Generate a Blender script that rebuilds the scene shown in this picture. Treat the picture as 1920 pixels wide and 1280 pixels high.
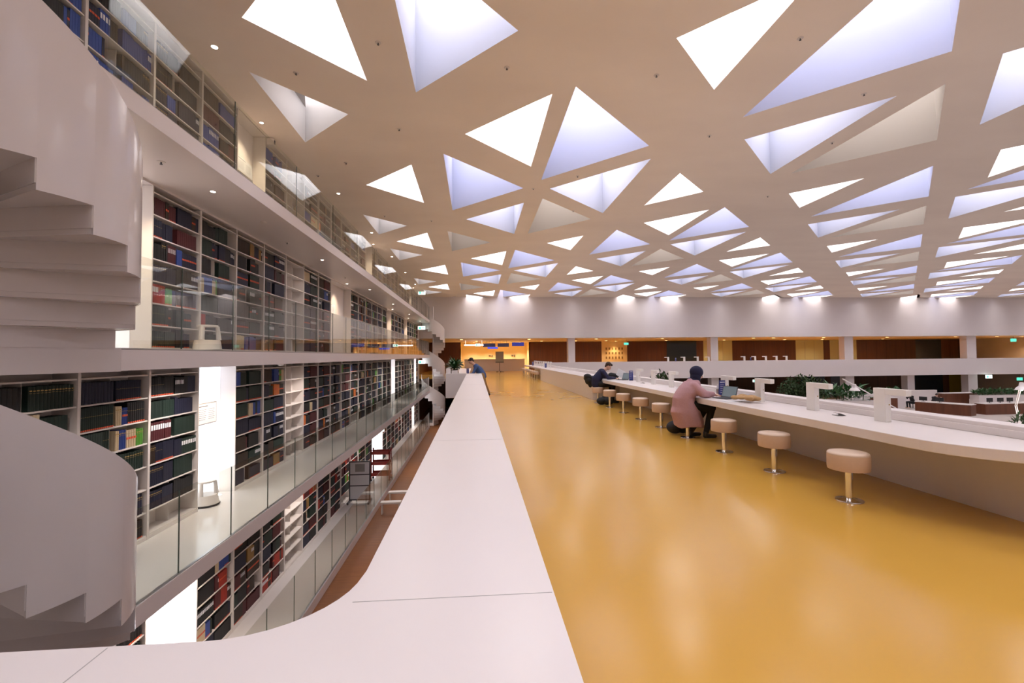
import bpy, bmesh, math, random
from mathutils import Vector, Matrix
random.seed(7)
D = bpy.data
C = bpy.context.scene.collection
for o in list(D.objects): D.objects.remove(o)
sc = bpy.context.scene
# ------------------------------------------------------------ camera
cam_d = D.cameras.new('camera'); cam = D.objects.new('camera', cam_d); C.objects.link(cam)
cam_d.sensor_width = 36.0; cam_d.lens = 862.0/1920*36; cam_d.clip_start = .05; cam_d.clip_end = 300
R = Matrix(((0.9969, 0.0061, -0.0788), (-0.0786, -0.0312, -0.9964), (-0.0085, 0.9995, -0.0306)))
q = R.to_quaternion(); q.normalize()
cam.rotation_mode = 'QUATERNION'; cam.rotation_quaternion = q; cam.location = (0, 0, 1.55)
cam_d.shift_x = 0; sc.camera = cam
# ------------------------------------------------------------ world, exposure
w = D.worlds.new('world'); sc.world = w; w.use_nodes = True
w.node_tree.nodes['Background'].inputs[0].default_value = (.55, .6, .8, 1)
w.node_tree.nodes['Background'].inputs[1].default_value = .05
sc.view_settings.view_transform = 'Standard'; sc.view_settings.look = 'None'
sc.view_settings.gamma = 1; sc.view_settings.use_curve_mapping = False
sc.view_settings.exposure = 0.84
SKY = 1.0          # strength factor of the glazing of the skylights
WARM = (1.0, .62, .30)
WARMW = (1.0, .80, .58)

# ------------------------------------------------------------ helpers
def tag(o, label=None, cat=None, group=None, kind=None):
    if label: o['label'] = label
    if cat: o['category'] = cat
    if group: o['group'] = group
    if kind: o['kind'] = kind
    return o
def thing(name, label, cat, loc=(0, 0, 0), rz=0, group=None, kind=None):
    o = D.objects.new(name, None); C.objects.link(o); o.empty_display_size = .1
    o.location = loc; o.rotation_euler = (0, 0, rz)
    return tag(o, label, cat, group, kind)
class MB:
    def __init__(s): s.v = []; s.f = []; s.m = []
    def poly(s, pts, mi=0):
        n = len(s.v); s.v += [tuple(p) for p in pts]; s.f.append(tuple(range(n, n+len(pts)))); s.m.append(mi)
    def box(s, x0, x1, y0, y1, z0, z1, mi=0, rz=0, rx=0, ry=0, piv=None):
        c = [(x, y, z) for z in (z0, z1) for y in (y0, y1) for x in (x0, x1)]
        if rz or rx or ry:
            p = Vector(piv) if piv else Vector(((x0+x1)/2, (y0+y1)/2, (z0+z1)/2))
            M = Matrix.Rotation(rz, 3, 'Z') @ Matrix.Rotation(ry, 3, 'Y') @ Matrix.Rotation(rx, 3, 'X')
            c = [tuple(p + M @ (Vector(a)-p)) for a in c]
        n = len(s.v); s.v += c
        for f in ((0, 2, 3, 1), (4, 5, 7, 6), (0, 1, 5, 4), (2, 6, 7, 3), (0, 4, 6, 2), (1, 3, 7, 5)):
            s.f.append(tuple(n+i for i in f)); s.m.append(mi)
        return s
    def lathe(s, prof, cx=0, cy=0, n=24, mi=0, cap=True):
        b = len(s.v)
        for r, z in prof:
            for i in range(n):
                a = 2*math.pi*i/n; s.v.append((cx+r*math.cos(a), cy+r*math.sin(a), z))
        for j in range(len(prof)-1):
            for i in range(n):
                k = (i+1) % n
                s.f.append((b+j*n+i, b+j*n+k, b+(j+1)*n+k, b+(j+1)*n+i)); s.m.append(mi)
        if cap:
            s.f.append(tuple(b+i for i in reversed(range(n)))); s.m.append(mi)
            t = b+(len(prof)-1)*n; s.f.append(tuple(t+i for i in range(n))); s.m.append(mi)
        return s
    def tube(s, pts, r, n=8, mi=0):
        pts = [Vector(p) for p in pts]; rs = r if isinstance(r, (list, tuple)) else [r]*len(pts)
        b = len(s.v)
        for i, p in enumerate(pts):
            t = (pts[min(i+1, len(pts)-1)]-pts[max(i-1, 0)]).normalized()
            u = t.orthogonal().normalized() if i == 0 else (u - t*u.dot(t)).normalized()
            w_ = t.cross(u)
            for k in range(n):
                a = 2*math.pi*k/n; s.v.append(tuple(p+(u*math.cos(a)+w_*math.sin(a))*rs[i]))
        for j in range(len(pts)-1):
            for k in range(n):
                l = (k+1) % n
                s.f.append((b+j*n+k, b+j*n+l, b+(j+1)*n+l, b+(j+1)*n+k)); s.m.append(mi)
        s.f.append(tuple(b+i for i in reversed(range(n)))); s.m.append(mi)
        t = b+(len(pts)-1)*n; s.f.append(tuple(t+i for i in range(n))); s.m.append(mi)
        return s
    def prism(s, pts, z0, z1, mi=0):
        n = len(pts); b = len(s.v)
        s.v += [(x, y, z0) for x, y in pts]+[(x, y, z1) for x, y in pts]
        s.f.append(tuple(b+i for i in reversed(range(n)))); s.m.append(mi)
        s.f.append(tuple(b+n+i for i in range(n))); s.m.append(mi)
        for i in range(n):
            k = (i+1) % n; s.f.append((b+i, b+k, b+n+k, b+n+i)); s.m.append(mi)
        return s
    def ell(s, c, r, rot=None, n=14, m=10, mi=0):
        c = Vector(c); b = len(s.v)
        for j in range(m+1):
            th = math.pi*j/m
            for i in range(n):
                a = 2*math.pi*i/n
                p = Vector((r[0]*math.sin(th)*math.cos(a), r[1]*math.sin(th)*math.sin(a), r[2]*math.cos(th)))
                if rot: p = rot @ p
                s.v.append(tuple(c+p))
        for j in range(m):
            for i in range(n):
                k = (i+1) % n
                s.f.append((b+j*n+i, b+(j+1)*n+i, b+(j+1)*n+k, b+j*n+k)); s.m.append(mi)
        return s
    def cap(s, p0, p1, r0, r1, n=12):
        s.tube([p0, p1], [r0, r1], n); s.ell(p0, (r0,)*3, n=12, m=8); s.ell(p1, (r1,)*3, n=12, m=8); return s
    def build(s, name, mats, parent=None, smooth=False, bevel=0, loc=None):
        me = D.meshes.new(name); me.from_pydata(s.v, [], s.f)
        for m in (mats if isinstance(mats, (list, tuple)) else [mats]): me.materials.append(m)
        me.polygons.foreach_set('material_index', s.m)
        if smooth: me.polygons.foreach_set('use_smooth', [True]*len(s.f))
        me.update()
        o = D.objects.new(name, me); C.objects.link(o)
        if parent: o.parent = parent
        if loc: o.location = loc
        if bevel:
            b = o.modifiers.new('bevel', 'BEVEL'); b.width = bevel; b.segments = 2; b.limit_method = 'ANGLE'
        return o
def rem(o, vox=.009, sm=6):
    r = o.modifiers.new('fuse', 'REMESH'); r.mode = 'VOXEL'; r.voxel_size = vox; r.use_smooth_shade = True
    if sm:
        k = o.modifiers.new('smooth', 'SMOOTH'); k.iterations = sm; k.factor = .6
    return o
def smooth_by_angle(o, ang=40):
    me = o.data
    me.polygons.foreach_set('use_smooth', [True]*len(me.polygons))
    bm = bmesh.new(); bm.from_mesh(me); bmesh.ops.remove_doubles(bm, verts=bm.verts, dist=1e-5)
    for e in bm.edges:
        e.smooth = not (len(e.link_faces) == 2 and e.calc_face_angle(0) > math.radians(ang))
    bm.to_mesh(me); bm.free(); return o
def dup(root, loc=None, rz=None, **kw):
    r = root.copy(); C.objects.link(r)
    if loc is not None: r.location = loc
    if rz is not None: r.rotation_euler = (0, 0, rz)
    for k, v in kw.items(): r[k] = v
    for ch in list(root.children):
        c = ch.copy(); C.objects.link(c); c.parent = r
        for g in list(ch.children):
            d = g.copy(); C.objects.link(d); d.parent = c
    return r
# ------------------------------------------------------------ materials
def mat(name, col, rough=.5, metal=0, emit=None, es=0, noise=0, nscale=6, bump=0, coat=0, spec=.5, stretch=None):
    m = D.materials.new(name); m.use_nodes = True; nt = m.node_tree; b = nt.nodes['Principled BSDF']
    b.inputs['Base Color'].default_value = (*col, 1); b.inputs['Roughness'].default_value = rough
    b.inputs['Metallic'].default_value = metal; b.inputs['Specular IOR Level'].default_value = spec
    if coat: b.inputs['Coat Weight'].default_value = coat; b.inputs['Coat Roughness'].default_value = .06
    if emit: b.inputs['Emission Color'].default_value = (*emit, 1); b.inputs['Emission Strength'].default_value = es
    if noise or bump:
        tc = nt.nodes.new('ShaderNodeTexCoord'); mp = nt.nodes.new('ShaderNodeMapping'); nz = nt.nodes.new('ShaderNodeTexNoise')
        nt.links.new(tc.outputs['Object'], mp.inputs[0]); nt.links.new(mp.outputs[0], nz.inputs['Vector'])
        if stretch: mp.inputs['Scale'].default_value = stretch
        nz.inputs['Scale'].default_value = nscale; nz.inputs['Detail'].default_value = 5
        if noise:
            rmp = nt.nodes.new('ShaderNodeMix'); rmp.data_type = 'RGBA'
            rmp.inputs[6].default_value = (*[c*(1-noise) for c in col], 1); rmp.inputs[7].default_value = (*[min(1, c*(1+noise)) for c in col], 1)
            nt.links.new(nz.outputs[0], rmp.inputs[0]); nt.links.new(rmp.outputs[2], b.inputs['Base Color'])
        if bump:
            bp = nt.nodes.new('ShaderNodeBump'); bp.inputs['Strength'].default_value = bump; bp.inputs['Distance'].default_value = .01
            nt.links.new(nz.outputs[0], bp.inputs['Height']); nt.links.new(bp.outputs[0], b.inputs['Normal'])
    return m
M = {}
M['white'] = mat('white_solid_surface', (.82, .755, .735), .28, noise=.015, nscale=3)
M['lampwhite'] = mat('white_lamp_enamel', (.90, .86, .82), .35)
M['wall'] = mat('white_plaster', (.79, .72, .70), .6, noise=.03, nscale=1.2, bump=.05)
M['ceil'] = mat('beige_plaster_ceiling', (.93, .825, .735), .75, noise=.10, nscale=.35, stretch=(1, 2.2, 1))
M['shaft'] = mat('skylight_shaft_white', (.84, .83, .85), .6)
M['shaftl'] = mat('skylight_shaft_blue_light_tint', (.60, .60, .69), .6)  # blue-violet sky light on white walls, put into the base colour
M['shaftm'] = mat('skylight_shaft_pale_light_tint', (.60, .61, .70), .6)  # white walls again, dimmed and blued in colour to show sky light
M['shaftw'] = mat('skylight_shaft_warm_light_tint', (.66, .62, .59), .6)  # warm lamp light on white shaft walls, mixed into their colour
M['steel_white'] = mat('white_painted_steel', (.76, .70, .68), .22, coat=.3)
M['slab'] = mat('gallery_white_paint', (.79, .72, .70), .35)
M['gfloor'] = mat('gallery_floor_white_resin', (.72, .68, .66), .18)
M['shelf'] = mat('shelf_white_laminate', (.76, .70, .66), .45)
M['chrome'] = mat('polished_chrome', (.85, .84, .82), .08, 1)
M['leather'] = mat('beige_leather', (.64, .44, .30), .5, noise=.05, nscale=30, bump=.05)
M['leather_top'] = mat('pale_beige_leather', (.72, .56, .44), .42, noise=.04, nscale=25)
M['black'] = mat('black_fabric', (.012, .012, .015), .8, noise=.3, nscale=20)
M['blackp'] = mat('black_plastic', (.02, .02, .022), .35)
M['dkgrey'] = mat('dark_grey_metal', (.12, .12, .13), .4, .6)
M['grey'] = mat('grey_paint', (.35, .34, .33), .5)
M['paper'] = mat('white_paper', (.82, .82, .84), .7)
M['ink'] = mat('grey_print', (.18, .19, .24), .7)
M['blue'] = mat('navy_blue_card', (.03, .04, .22), .5)
M['leaf'] = mat('dark_green_leaf', (.035, .11, .03), .4, noise=.5, nscale=4)
M['leaf2'] = mat('dull_green_leaf', (.035, .065, .018), .9, noise=.5, nscale=3)
M['soil'] = mat('planter_soil', (.05, .035, .025), .9)
M['redwood'] = mat('red_stained_wood', (.24, .02, .015), .4, noise=.2, nscale=8)
M['red'] = mat('red_carpet', (.55, .03, .03), .8)
M['skin'] = mat('skin', (.62, .36, .26), .5)
M['hair'] = mat('dark_brown_hair', (.045, .022, .012), .6, noise=.4, nscale=60)
M['hairb'] = mat('black_hair', (.012, .009, .008), .5, noise=.4, nscale=60)
M['navy'] = mat('navy_knit', (.012, .014, .05), .85, noise=.2, nscale=60)
M['pink'] = mat('dusty_pink_wool', (.50, .29, .31), .9, noise=.12, nscale=45, bump=.2)
M['denim'] = mat('blue_denim_shirt', (.05, .10, .26), .8, noise=.15, nscale=50)
M['khaki'] = mat('brown_chino', (.26, .16, .07), .8, noise=.1, nscale=40)
M['tan'] = mat('tan_wool', (.48, .29, .13), .9, noise=.15, nscale=50, bump=.3)
M['screen'] = mat('laptop_screen', (.05, .06, .07), .2, emit=(.42, .48, .52), es=.16)
M['steel'] = mat('brushed_steel', (.5, .5, .5), .3, 1)
M['bluelit'] = mat('blue_display', (.02, .03, .2), .3, emit=(.05, .06, .4), es=.35)
M['bluelit2'] = mat('bright_blue_display', (.02, .05, .5), .3, emit=(.05, .1, .9), es=.6)
M['darkscr'] = mat('dark_display', (.03, .03, .08), .3, emit=(.04, .04, .09), es=.3)
M['exitg'] = mat('green_exit_light', (.1, .5, .35), .4, emit=(.10, .75, .55), es=.7)
M['exitw'] = mat('exit_sign_white', (.9, .95, .95), .4, emit=(.8, 1, .95), es=1.1)
M['lampw'] = mat('warm_lamp_disc', (1, .9, .7), .4, emit=(1, .66, .28), es=9)
M['lampn'] = mat('neutral_lamp_disc', (1, .95, .9), .4, emit=(1, .82, .66), es=14)
M['tubew'] = mat('white_tube', (1, 1, 1), .4, emit=(.95, .93, 1), es=1.4)
M['cream'] = mat('cream_wall', (.86, .72, .48), .6)
M['creamg'] = mat('cream_green_cabinet', (.62, .62, .38), .5)
M['bglass'] = mat('dark_blue_glass', (.02, .035, .06), .1)
M['gglass'] = mat('dark_green_glass', (.012, .018, .012), .1)
M['yel'] = mat('mustard_panel', (.30, .22, .02), .6)
M['underf'] = mat('grey_carpet', (.42, .36, .32), .9)
M['glowsheet'] = mat('paper_added_glow', (.8, .82, .86), .6, emit=(.62, .68, .88), es=.10)  # faint glow added to the notice sheet, standing in for light on it
M['nicheglow2'] = mat('niche_wall_added_glow_soft', (.9, .88, .86), .5, emit=(.93, .92, 1.0), es=.40)  # weaker added glow for the white niche wall of the middle gallery
M['nicheglow'] = mat('niche_wall_added_glow', (.9, .93, 1), .5, emit=(.80, .87, 1.0), es=1.1)  # added glow that makes white niche walls look brightly lit
M['joint'] = mat('joint_grey', (.45, .42, .40), .7)
M['grille'] = mat('perforated_grille', (.42, .40, .40), .6, noise=.3, nscale=80)
def pane_mat(name, col, es):
    return mat(name, (.8, .8, .85), .4, emit=col, es=es*SKY)
M['pw'] = pane_mat('skylight_glass_bright', (1.0, .96, .94), 4.6)
M['pl'] = pane_mat('skylight_glass_blue', (.86, .88, 1.0), 4.3)
M['pe'] = pane_mat('skylight_glass_edge', (1.0, .96, .94), 9)
M['pc'] = pane_mat('skylight_glass_cream', (1.0, .93, .88), 2.6)
M['pb'] = pane_mat('skylight_glass_dim', (1.0, .95, .92), 2.1)
# yellow resin floor: base colour + clear coat, faint mottling and scuffs
def floor_mat():
    m = mat('yellow_resin_floor', (.60, .335, .085), .22, coat=.0, spec=.5); nt = m.node_tree; b = nt.nodes['Principled BSDF']
    tc = nt.nodes.new('ShaderNodeTexCoord'); nz = nt.nodes.new('ShaderNodeTexNoise'); nz.inputs['Scale'].default_value = .6; nz.inputs['Detail'].default_value = 6
    mx = nt.nodes.new('ShaderNodeMix'); mx.data_type = 'RGBA'
    mx.inputs[6].default_value = (.60, .325, .05, 1); mx.inputs[7].default_value = (.68, .39, .075, 1)
    nt.links.new(tc.outputs['Object'], nz.inputs['Vector']); nt.links.new(nz.outputs[0], mx.inputs[0]); nt.links.new(mx.outputs[2], b.inputs['Base Color'])
    n2 = nt.nodes.new('ShaderNodeTexNoise'); n2.inputs['Scale'].default_value = .8; n2.inputs['Detail'].default_value = 2
    mr = nt.nodes.new('ShaderNodeMapRange'); mr.inputs[3].default_value = .14; mr.inputs[4].default_value = .21
    nt.links.new(tc.outputs['Object'], n2.inputs['Vector']); nt.links.new(n2.outputs[0], mr.inputs[0]); nt.links.new(mr.outputs[0], b.inputs['Roughness'])
    return m
M['floor'] = floor_mat()
def wood_mat(name, c1, c2, scale, rough):
    m = mat(name, c1, rough); nt = m.node_tree; b = nt.nodes['Principled BSDF']
    tc = nt.nodes.new('ShaderNodeTexCoord'); mp = nt.nodes.new('ShaderNodeMapping'); mp.inputs['Scale'].default_value = scale
    nz = nt.nodes.new('ShaderNodeTexNoise'); nz.inputs['Scale'].default_value = 2; nz.inputs['Detail'].default_value = 6
    mx = nt.nodes.new('ShaderNodeMix'); mx.data_type = 'RGBA'; mx.inputs[6].default_value = (*c1, 1); mx.inputs[7].default_value = (*c2, 1)
    nt.links.new(tc.outputs['Object'], mp.inputs[0]); nt.links.new(mp.outputs[0], nz.inputs['Vector']); nt.links.new(nz.outputs[0], mx.inputs[0])
    nt.links.new(mx.outputs[2], b.inputs['Base Color']); return m
M['wood'] = wood_mat('dark_wood_panelling', (.055, .016, .006), (.17, .058, .022), (3, 3, .15), .4)
M['wood2'] = wood_mat('brown_plank_floor', (.14, .045, .012), (.30, .11, .030), (.6, 9, 1), .5)
M['wood3'] = wood_mat('reddish_wood_desk', (.085, .024, .010), (.20, .065, .026), (3, 3, .3), .4)
def glass_mat():
    m = D.materials.new('railing_glass'); m.use_nodes = True; nt = m.node_tree; nt.nodes.clear()
    o = nt.nodes.new('ShaderNodeOutputMaterial'); mx = nt.nodes.new('ShaderNodeMixShader'); t = nt.nodes.new('ShaderNodeBsdfTransparent'); g = nt.nodes.new('ShaderNodeBsdfGlossy')
    f = nt.nodes.new('ShaderNodeFresnel'); f.inputs[0].default_value = 1.52
    t.inputs[0].default_value = (.93, .955, .93, 1); g.inputs['Roughness'].default_value = .0
    mt = nt.nodes.new('ShaderNodeMath'); mt.operation = 'MULTIPLY'; mt.inputs[1].default_value = 1.0; mt.use_clamp = True
    ge = nt.nodes.new('ShaderNodeNewGeometry'); im = nt.nodes.new('ShaderNodeMapRange'); im.inputs[3].default_value = 1.52; im.inputs[4].default_value = 1/1.52
    nt.links.new(ge.outputs['Backfacing'], im.inputs[0]); nt.links.new(im.outputs[0], f.inputs[0])
    nt.links.new(f.outputs[0], mt.inputs[0]); nt.links.new(mt.outputs[0], mx.inputs[0]); nt.links.new(t.outputs[0], mx.inputs[1]); nt.links.new(g.outputs[0], mx.inputs[2]); nt.links.new(mx.outputs[0], o.inputs[0])
    return m
M['glass'] = glass_mat()
M['gedge'] = mat('glass_edge_green', (.10, .14, .12), .2)

def spot(parent, loc, energy, col=WARMW, size=100, blend=.8, tgt=None, r=.05):
    l = D.lights.new('lamp_light', 'SPOT'); l.energy = energy; l.color = col; l.spot_size = math.radians(size); l.spot_blend = blend; l.shadow_soft_size = r
    o = D.objects.new('lamp_light', l); C.objects.link(o); o.location = loc
    if tgt: o.rotation_euler = Vector(tgt).to_track_quat('-Z', 'Y').to_euler()
    if parent: o.parent = parent
    return o

# ============================================================ STRUCTURE
XW = -4.70      # face of the gallery shelving
XE = -3.55      # free edge of the galleries
XR = 58.0; YB = -6.0; YF = 38.95; ZC = 6.55
def struct(name, mb, m, label, cat, **k):
    return tag(mb.build(name, m, **k), label, cat, kind='structure')
ZW = -3.95      # brown ground floor
ZR = -3.25      # floor of the sunken reading room
fl = MB(); fl.prism([(-5.0, YB), (5.35, YB), (5.35, YF), (XR, YF), (XR, 53), (-5.04, 53), (-5.04, YF), (-1.12, YF), (-1.12, 17.2), (-.32, 17.2), (-.32, .56), (-5.0, .56)], -.34, 0)
struct('floor', fl, M['floor'], 'glossy ochre yellow resin floor of the upper deck', 'floor')
struct('floor', MB().box(-5.3, 5.35, .5, 50, ZW-.1, ZW), M['wood2'], 'brown wooden plank floor deep below the glass galleries', 'floor')
struct('floor', MB().box(5.35, XR, YB, 53, ZR-.1, ZR), M['underf'], 'grey carpet floor of the sunken reading room on the right', 'floor')
struct('wall_left', MB().box(-5.35, -5.05, YB, YF, ZW, 9.5), M['wall'], 'white plaster wall behind the book galleries', 'wall')
struct('wall_back', MB().box(-5.3, XR, YB-.2, YB, ZW, 9.5), M['wall'], 'white wall behind the viewer', 'wall')
struct('wall_right', MB().box(XR, XR+.2, YB, 53, ZW, 9.5), M['wall'], 'white wall at the far right end of the hall', 'wall')
struct('wall_front', MB().box(-5.35, XR, YF, YF+.3, 3.03, 9.6), M['wall'], 'broad white fascia wall across the far side below the skylights', 'wall')
struct('ceiling', MB().box(-5.35, XR, YF+.3, 53, 3.03, 3.2), M['wall'], 'white corridor ceiling under the far fascia', 'ceiling')
struct('trim_1', MB().box(5.45, XR, YF-.05, YF+.45, -.55, .93), M['wall'], 'long white parapet band of the far balcony', 'parapet')
struct('trim_2', MB().box(-5.3, -5.06, YF, 53, -4, 3.03), M['wood'], 'dark wood return wall at the left of the far corridor', 'wall panel')
# back wall of the far corridors, split in panels (x ranges at y = 50)
YK = 50.0
up = [(-5.2, -1.61, 'wood'), (5.82, 10.9, 'wood'), (10.9, 13.9, 'wood'), (13.9, 16.8, 'cream'), (16.8, 21.33, 'wood'), (21.33, 24.79, 'gglass'),
      (24.79, 25.6, 'wood'), (25.6, 28.99, 'creamg'), (28.99, 36.58, 'wood'), (36.58, 39.94, 'creamg'), (39.94, 40.73, 'wood'), (40.73, 44.01, 'creamg'),
      (44.01, 51.4, 'wood'), (51.4, 54.65, 'bglass'), (54.65, 62, 'wood')]
up = [(a, min(b, XR), m) for a, b, m in up if a < XR]
lo = [(-5.2, 5.3, 'wood'), (5.3, 34.8, 'wood'), (34.8, 37.09, 'wood'), (37.09, 40.01, 'bglass'), (40.01, 40.73, 'wood'), (40.73, 42.62, 'bglass'),
      (42.62, 50.3, 'wood'), (50.3, 54.7, 'bglass'), (54.7, 55.5, 'wood'), (55.5, 57.9, 'yel'), (57.9, 58, 'wood')]
desc = dict(wood='dark brown vertical wood panelling', cream='glowing cream wall', gglass='dark green tinted glass front', creamg='pale greenish cream cupboards', bglass='dark blue glass front', yel='dark opening with a mustard yellow panel')
k = 0
for row, z0, z1, wh in ((up, 0, 3.03, 'far upper corridor'), (lo, ZW, -.34, 'far lower storey')):
    for i, (a, b, m) in enumerate(row):
        k += 1
        mb = MB(); mb.box(a, b, YK, YK+.12, z0, z1)
        if m == 'wood':     # door leaf joints
            nj = int((b-a)/1.4)
            for j in range(1, nj+1): mb.box(a+j*(b-a)/(nj+1)-.008, a+j*(b-a)/(nj+1)+.008, YK-.012, YK, z0, z1-.1, 1)
        if m == 'creamg':
            for j in (1, 2): mb.box(a+j*(b-a)/3-.012, a+j*(b-a)/3+.012, YK-.015, YK, z0, z1-.1, 2)
        o = mb.build('wall_front', [M[m], M['blackp'], M['joint']])
        tag(o, '%s, panel %s from the left along the %s' % (desc[m], ('first second third fourth fifth sixth seventh eighth ninth tenth eleventh twelfth thirteenth fourteenth fifteenth sixteenth').split()[i], wh), 'wall panel', kind='structure')
# niche with the service counter
n = MB(); n.box(-1.61, 5.82, 52.6, 52.7, 0, 3.03); n.box(-1.7, -1.61, YK, 52.7, 0, 3.03); n.box(5.82, 5.9, YK, 52.7, 0, 3.03)
struct('wall_front', n, M['cream'], 'warm lit cream niche behind the long white service counter', 'wall')
# columns of the far balcony
for i, (x, s) in enumerate(((8.31, .6), (21.2, .68), (33.95, .85), (46.15, .95))):
    nm = ('first', 'second', 'third', 'fourth')[i]
    struct('trim_%d' % (3+i), MB().box(x-s/2, x+s/2, YF+.46, YF+1.1, 0, 3.03), M['wall'], '%s square white column from the left on the far balcony' % nm, 'column')
    struct('trim_%d' % (7+i), MB().box(x-s/2, x+s/2, YF+.46, YF+1.1, (ZR if x > 6 else ZW), -.34), M['wall'], '%s square white column from the left under the far balcony' % nm, 'column')
struct('trim_11', MB().box(39.6, 40.3, YF+.46, YF+1.1, ZR, -.34), M['wall'], 'slim white column standing between two glass fronts under the far balcony', 'column')

# ------------------------------------------------------------ ceiling with triangular skylights
S3 = 5/3.
def clip(poly, ax, lim, keep_less):
    out = []
    for i in range(len(poly)):
        a = poly[i]; b = poly[(i+1) % len(poly)]
        ia = (a[ax] <= lim) if keep_less else (a[ax] >= lim); ib = (b[ax] <= lim) if keep_less else (b[ax] >= lim)
        if ia: out.append(a)
        if ia != ib:
            t = (lim-a[ax])/(b[ax]-a[ax]); out.append((a[0]+t*(b[0]-a[0]), a[1]+t*(b[1]-a[1])))
    return out
def clipall(p):
    for ax, lim, kl in ((0, -5.05, False), (0, XR, True), (1, YB, False), (1, YF, True)):
        p = clip(p, ax, lim, kl)
        if len(p) < 3: return []
    return p
cel = MB(); nwin = 0
HX = 1.985*S3; HY = 1.99*S3
def half(xc, yc, side, hyp, alt, dy, typ):
    """one half diamond of the ceiling; side +1/-1; hyp offset, altitude and shift of its opening"""
    global nwin
    A = (xc, yc-HY); B = (xc, yc+HY); T = (xc+side*HX, yc)
    if typ is None:
        p = clipall([A, B, T])
        if p: cel.poly([(x, y, ZC) for x, y in p])
        return
    if yc > YF and alt > 1.8: dy -= .7
    a = (xc+hyp, yc+dy-alt); b = (xc+hyp, yc+dy+alt); t = (xc+hyp+side*alt, yc+dy)
    for quad in ([A, B, b, a], [B, T, t, b], [T, A, a, t]):
        p = clipall(quad)
        if p: cel.poly([(x, y, ZC) for x, y in p])
    p = clipall([a, b, t])
    if not p: return
    ar = abs(sum(p[i][0]*p[(i+1) % len(p)][1]-p[(i+1) % len(p)][0]*p[i][1] for i in range(len(p))))/2
    if ar < .05:
        cel.poly([(x, y, ZC) for x, y in p]); return
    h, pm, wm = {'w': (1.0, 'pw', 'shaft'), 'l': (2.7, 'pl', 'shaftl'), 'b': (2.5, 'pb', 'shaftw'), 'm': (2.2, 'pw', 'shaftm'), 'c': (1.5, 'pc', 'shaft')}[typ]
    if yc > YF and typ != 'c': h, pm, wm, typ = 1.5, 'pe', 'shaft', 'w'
    nwin += 1
    mb = MB()
    for i in range(len(p)):
        c, d = p[i], p[(i+1) % len(p)]
        if c[1] > YF-.001 and d[1] > YF-.001: continue        # the wall itself closes this side
        mb.poly([(c[0], c[1], ZC), (d[0], d[1], ZC), (d[0], d[1], ZC+h), (c[0], c[1], ZC+h)])
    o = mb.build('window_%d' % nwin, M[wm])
    tn = {'w': 'small bright white', 'l': 'large lavender lit', 'b': 'dim cream', 'm': 'white to blue lit', 'c': 'pale cream with a grille'}[typ]
    tag(o, 'triangular ceiling skylight, %s, %.0f m ahead and %.0f m to the %s' % (tn, abs(yc), abs(xc), 'right' if xc > 0 else 'left'), 'skylight', kind='structure')
    pm_ = MB(); pm_.poly([(x, y, ZC+h) for x, y in p])
    if typ == 'c':
        pm_.build('pane', M[pm], o)
        g = MB(); g.poly([(x, y, ZC+h*.55) for x, y in [p[0], p[1], ((p[0][0]+p[2][0])/2, (p[0][1]+p[2][1])/2)]]); g.build('grille', M['grille'], o)
    else: pm_.build('pane', M[pm], o)
for i in range(-1, 18):
    xc = (-.94+1.985*i)*S3
    for j in range(-4, 6):
        if i % 2 == 0:
            yc = (4.14+3.98*j)*S3; ev = (j % 2 == 0)
            if i == 0:
                Lp = (-.22, .88, 0, 'w') if ev else (-.05, .9, 0, 'w'); Rp = (.28, 1.07, 0, 'b' if j else 'm') if ev else (.48, 1.33, 0, 'l')
            else:
                if i % 4 == 0: ev = not ev
                Lp = (-.31, .80, 0, 'w') if ev else (-.33, 1.35, 0, 'm'); Rp = (.37, 1.36, 0, 'l') if ev else (.37, .82, 0, 'w')
        else:
            yc = (2.15+3.98*(j+1))*S3
            b = (j % 2 == 0) if i % 4 == 1 else (j % 2 == 1)
            Lp = (-.15, 1.02, .03, 'w') if b else (-.08, 1.16, -.05, 'm'); Rp = (.09, 1.37, .22, 'l') if b else (.25, 1.27, -.2, 'b')
            if i == -1:
                Lp = (0, 0, 0, None); Rp = (.57, .80, (-.39 if j % 2 == 0 else .52), 'c')
        for sd, P in ((-1, Lp), (1, Rp)):
            half(xc, yc, sd, P[0]*S3, P[1]*S3, P[2]*S3, P[3])
tag(cel.build('ceiling', M['ceil']), 'beige plaster ceiling pierced by rows of triangular skylights', 'ceiling', kind='structure')

# ------------------------------------------------------------ parapets of the deck
def arc(cx, cy, r, a0, a1, n=8):
    return [(cx+r*math.cos(math.radians(a0+(a1-a0)*i/n)), cy+r*math.sin(math.radians(a0+(a1-a0)*i/n))) for i in range(n+1)]
ZP = .90
pp = [(.21, .56), (.21, 17.15), (-.335, 17.15), (-.335, 1.45)]+arc(-.63, 1.42, .29, 0, -90, 10)[1:]+[(-4.68, 1.13), (-4.68, .56)]
pa = MB(); pa.prism(list(reversed(pp)), 0.0, ZP)
for yy in (1.27, 3.6, 6.9, 10.5, 14): pa.box(-.33, .205, yy-.0015, yy+.0015, ZP, ZP+.0006, 1)
pa.box(-.832, -.829, .57, 1.125, ZP, ZP+.0006, 1)
tag(pa.build('parapet', [M['white'], M['joint']], bevel=.006), 'long white solid parapet with rounded inner corner in the foreground', 'parapet', kind='structure')
struct('trim_12', MB().box(-1.12, -.335, 17.2, 17.5, -.34, ZP).box(-1.12, -.95, 17.5, 30, -.34, 1.08), M['white'], 'white planter wall where the long parapet ends', 'parapet')
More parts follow.
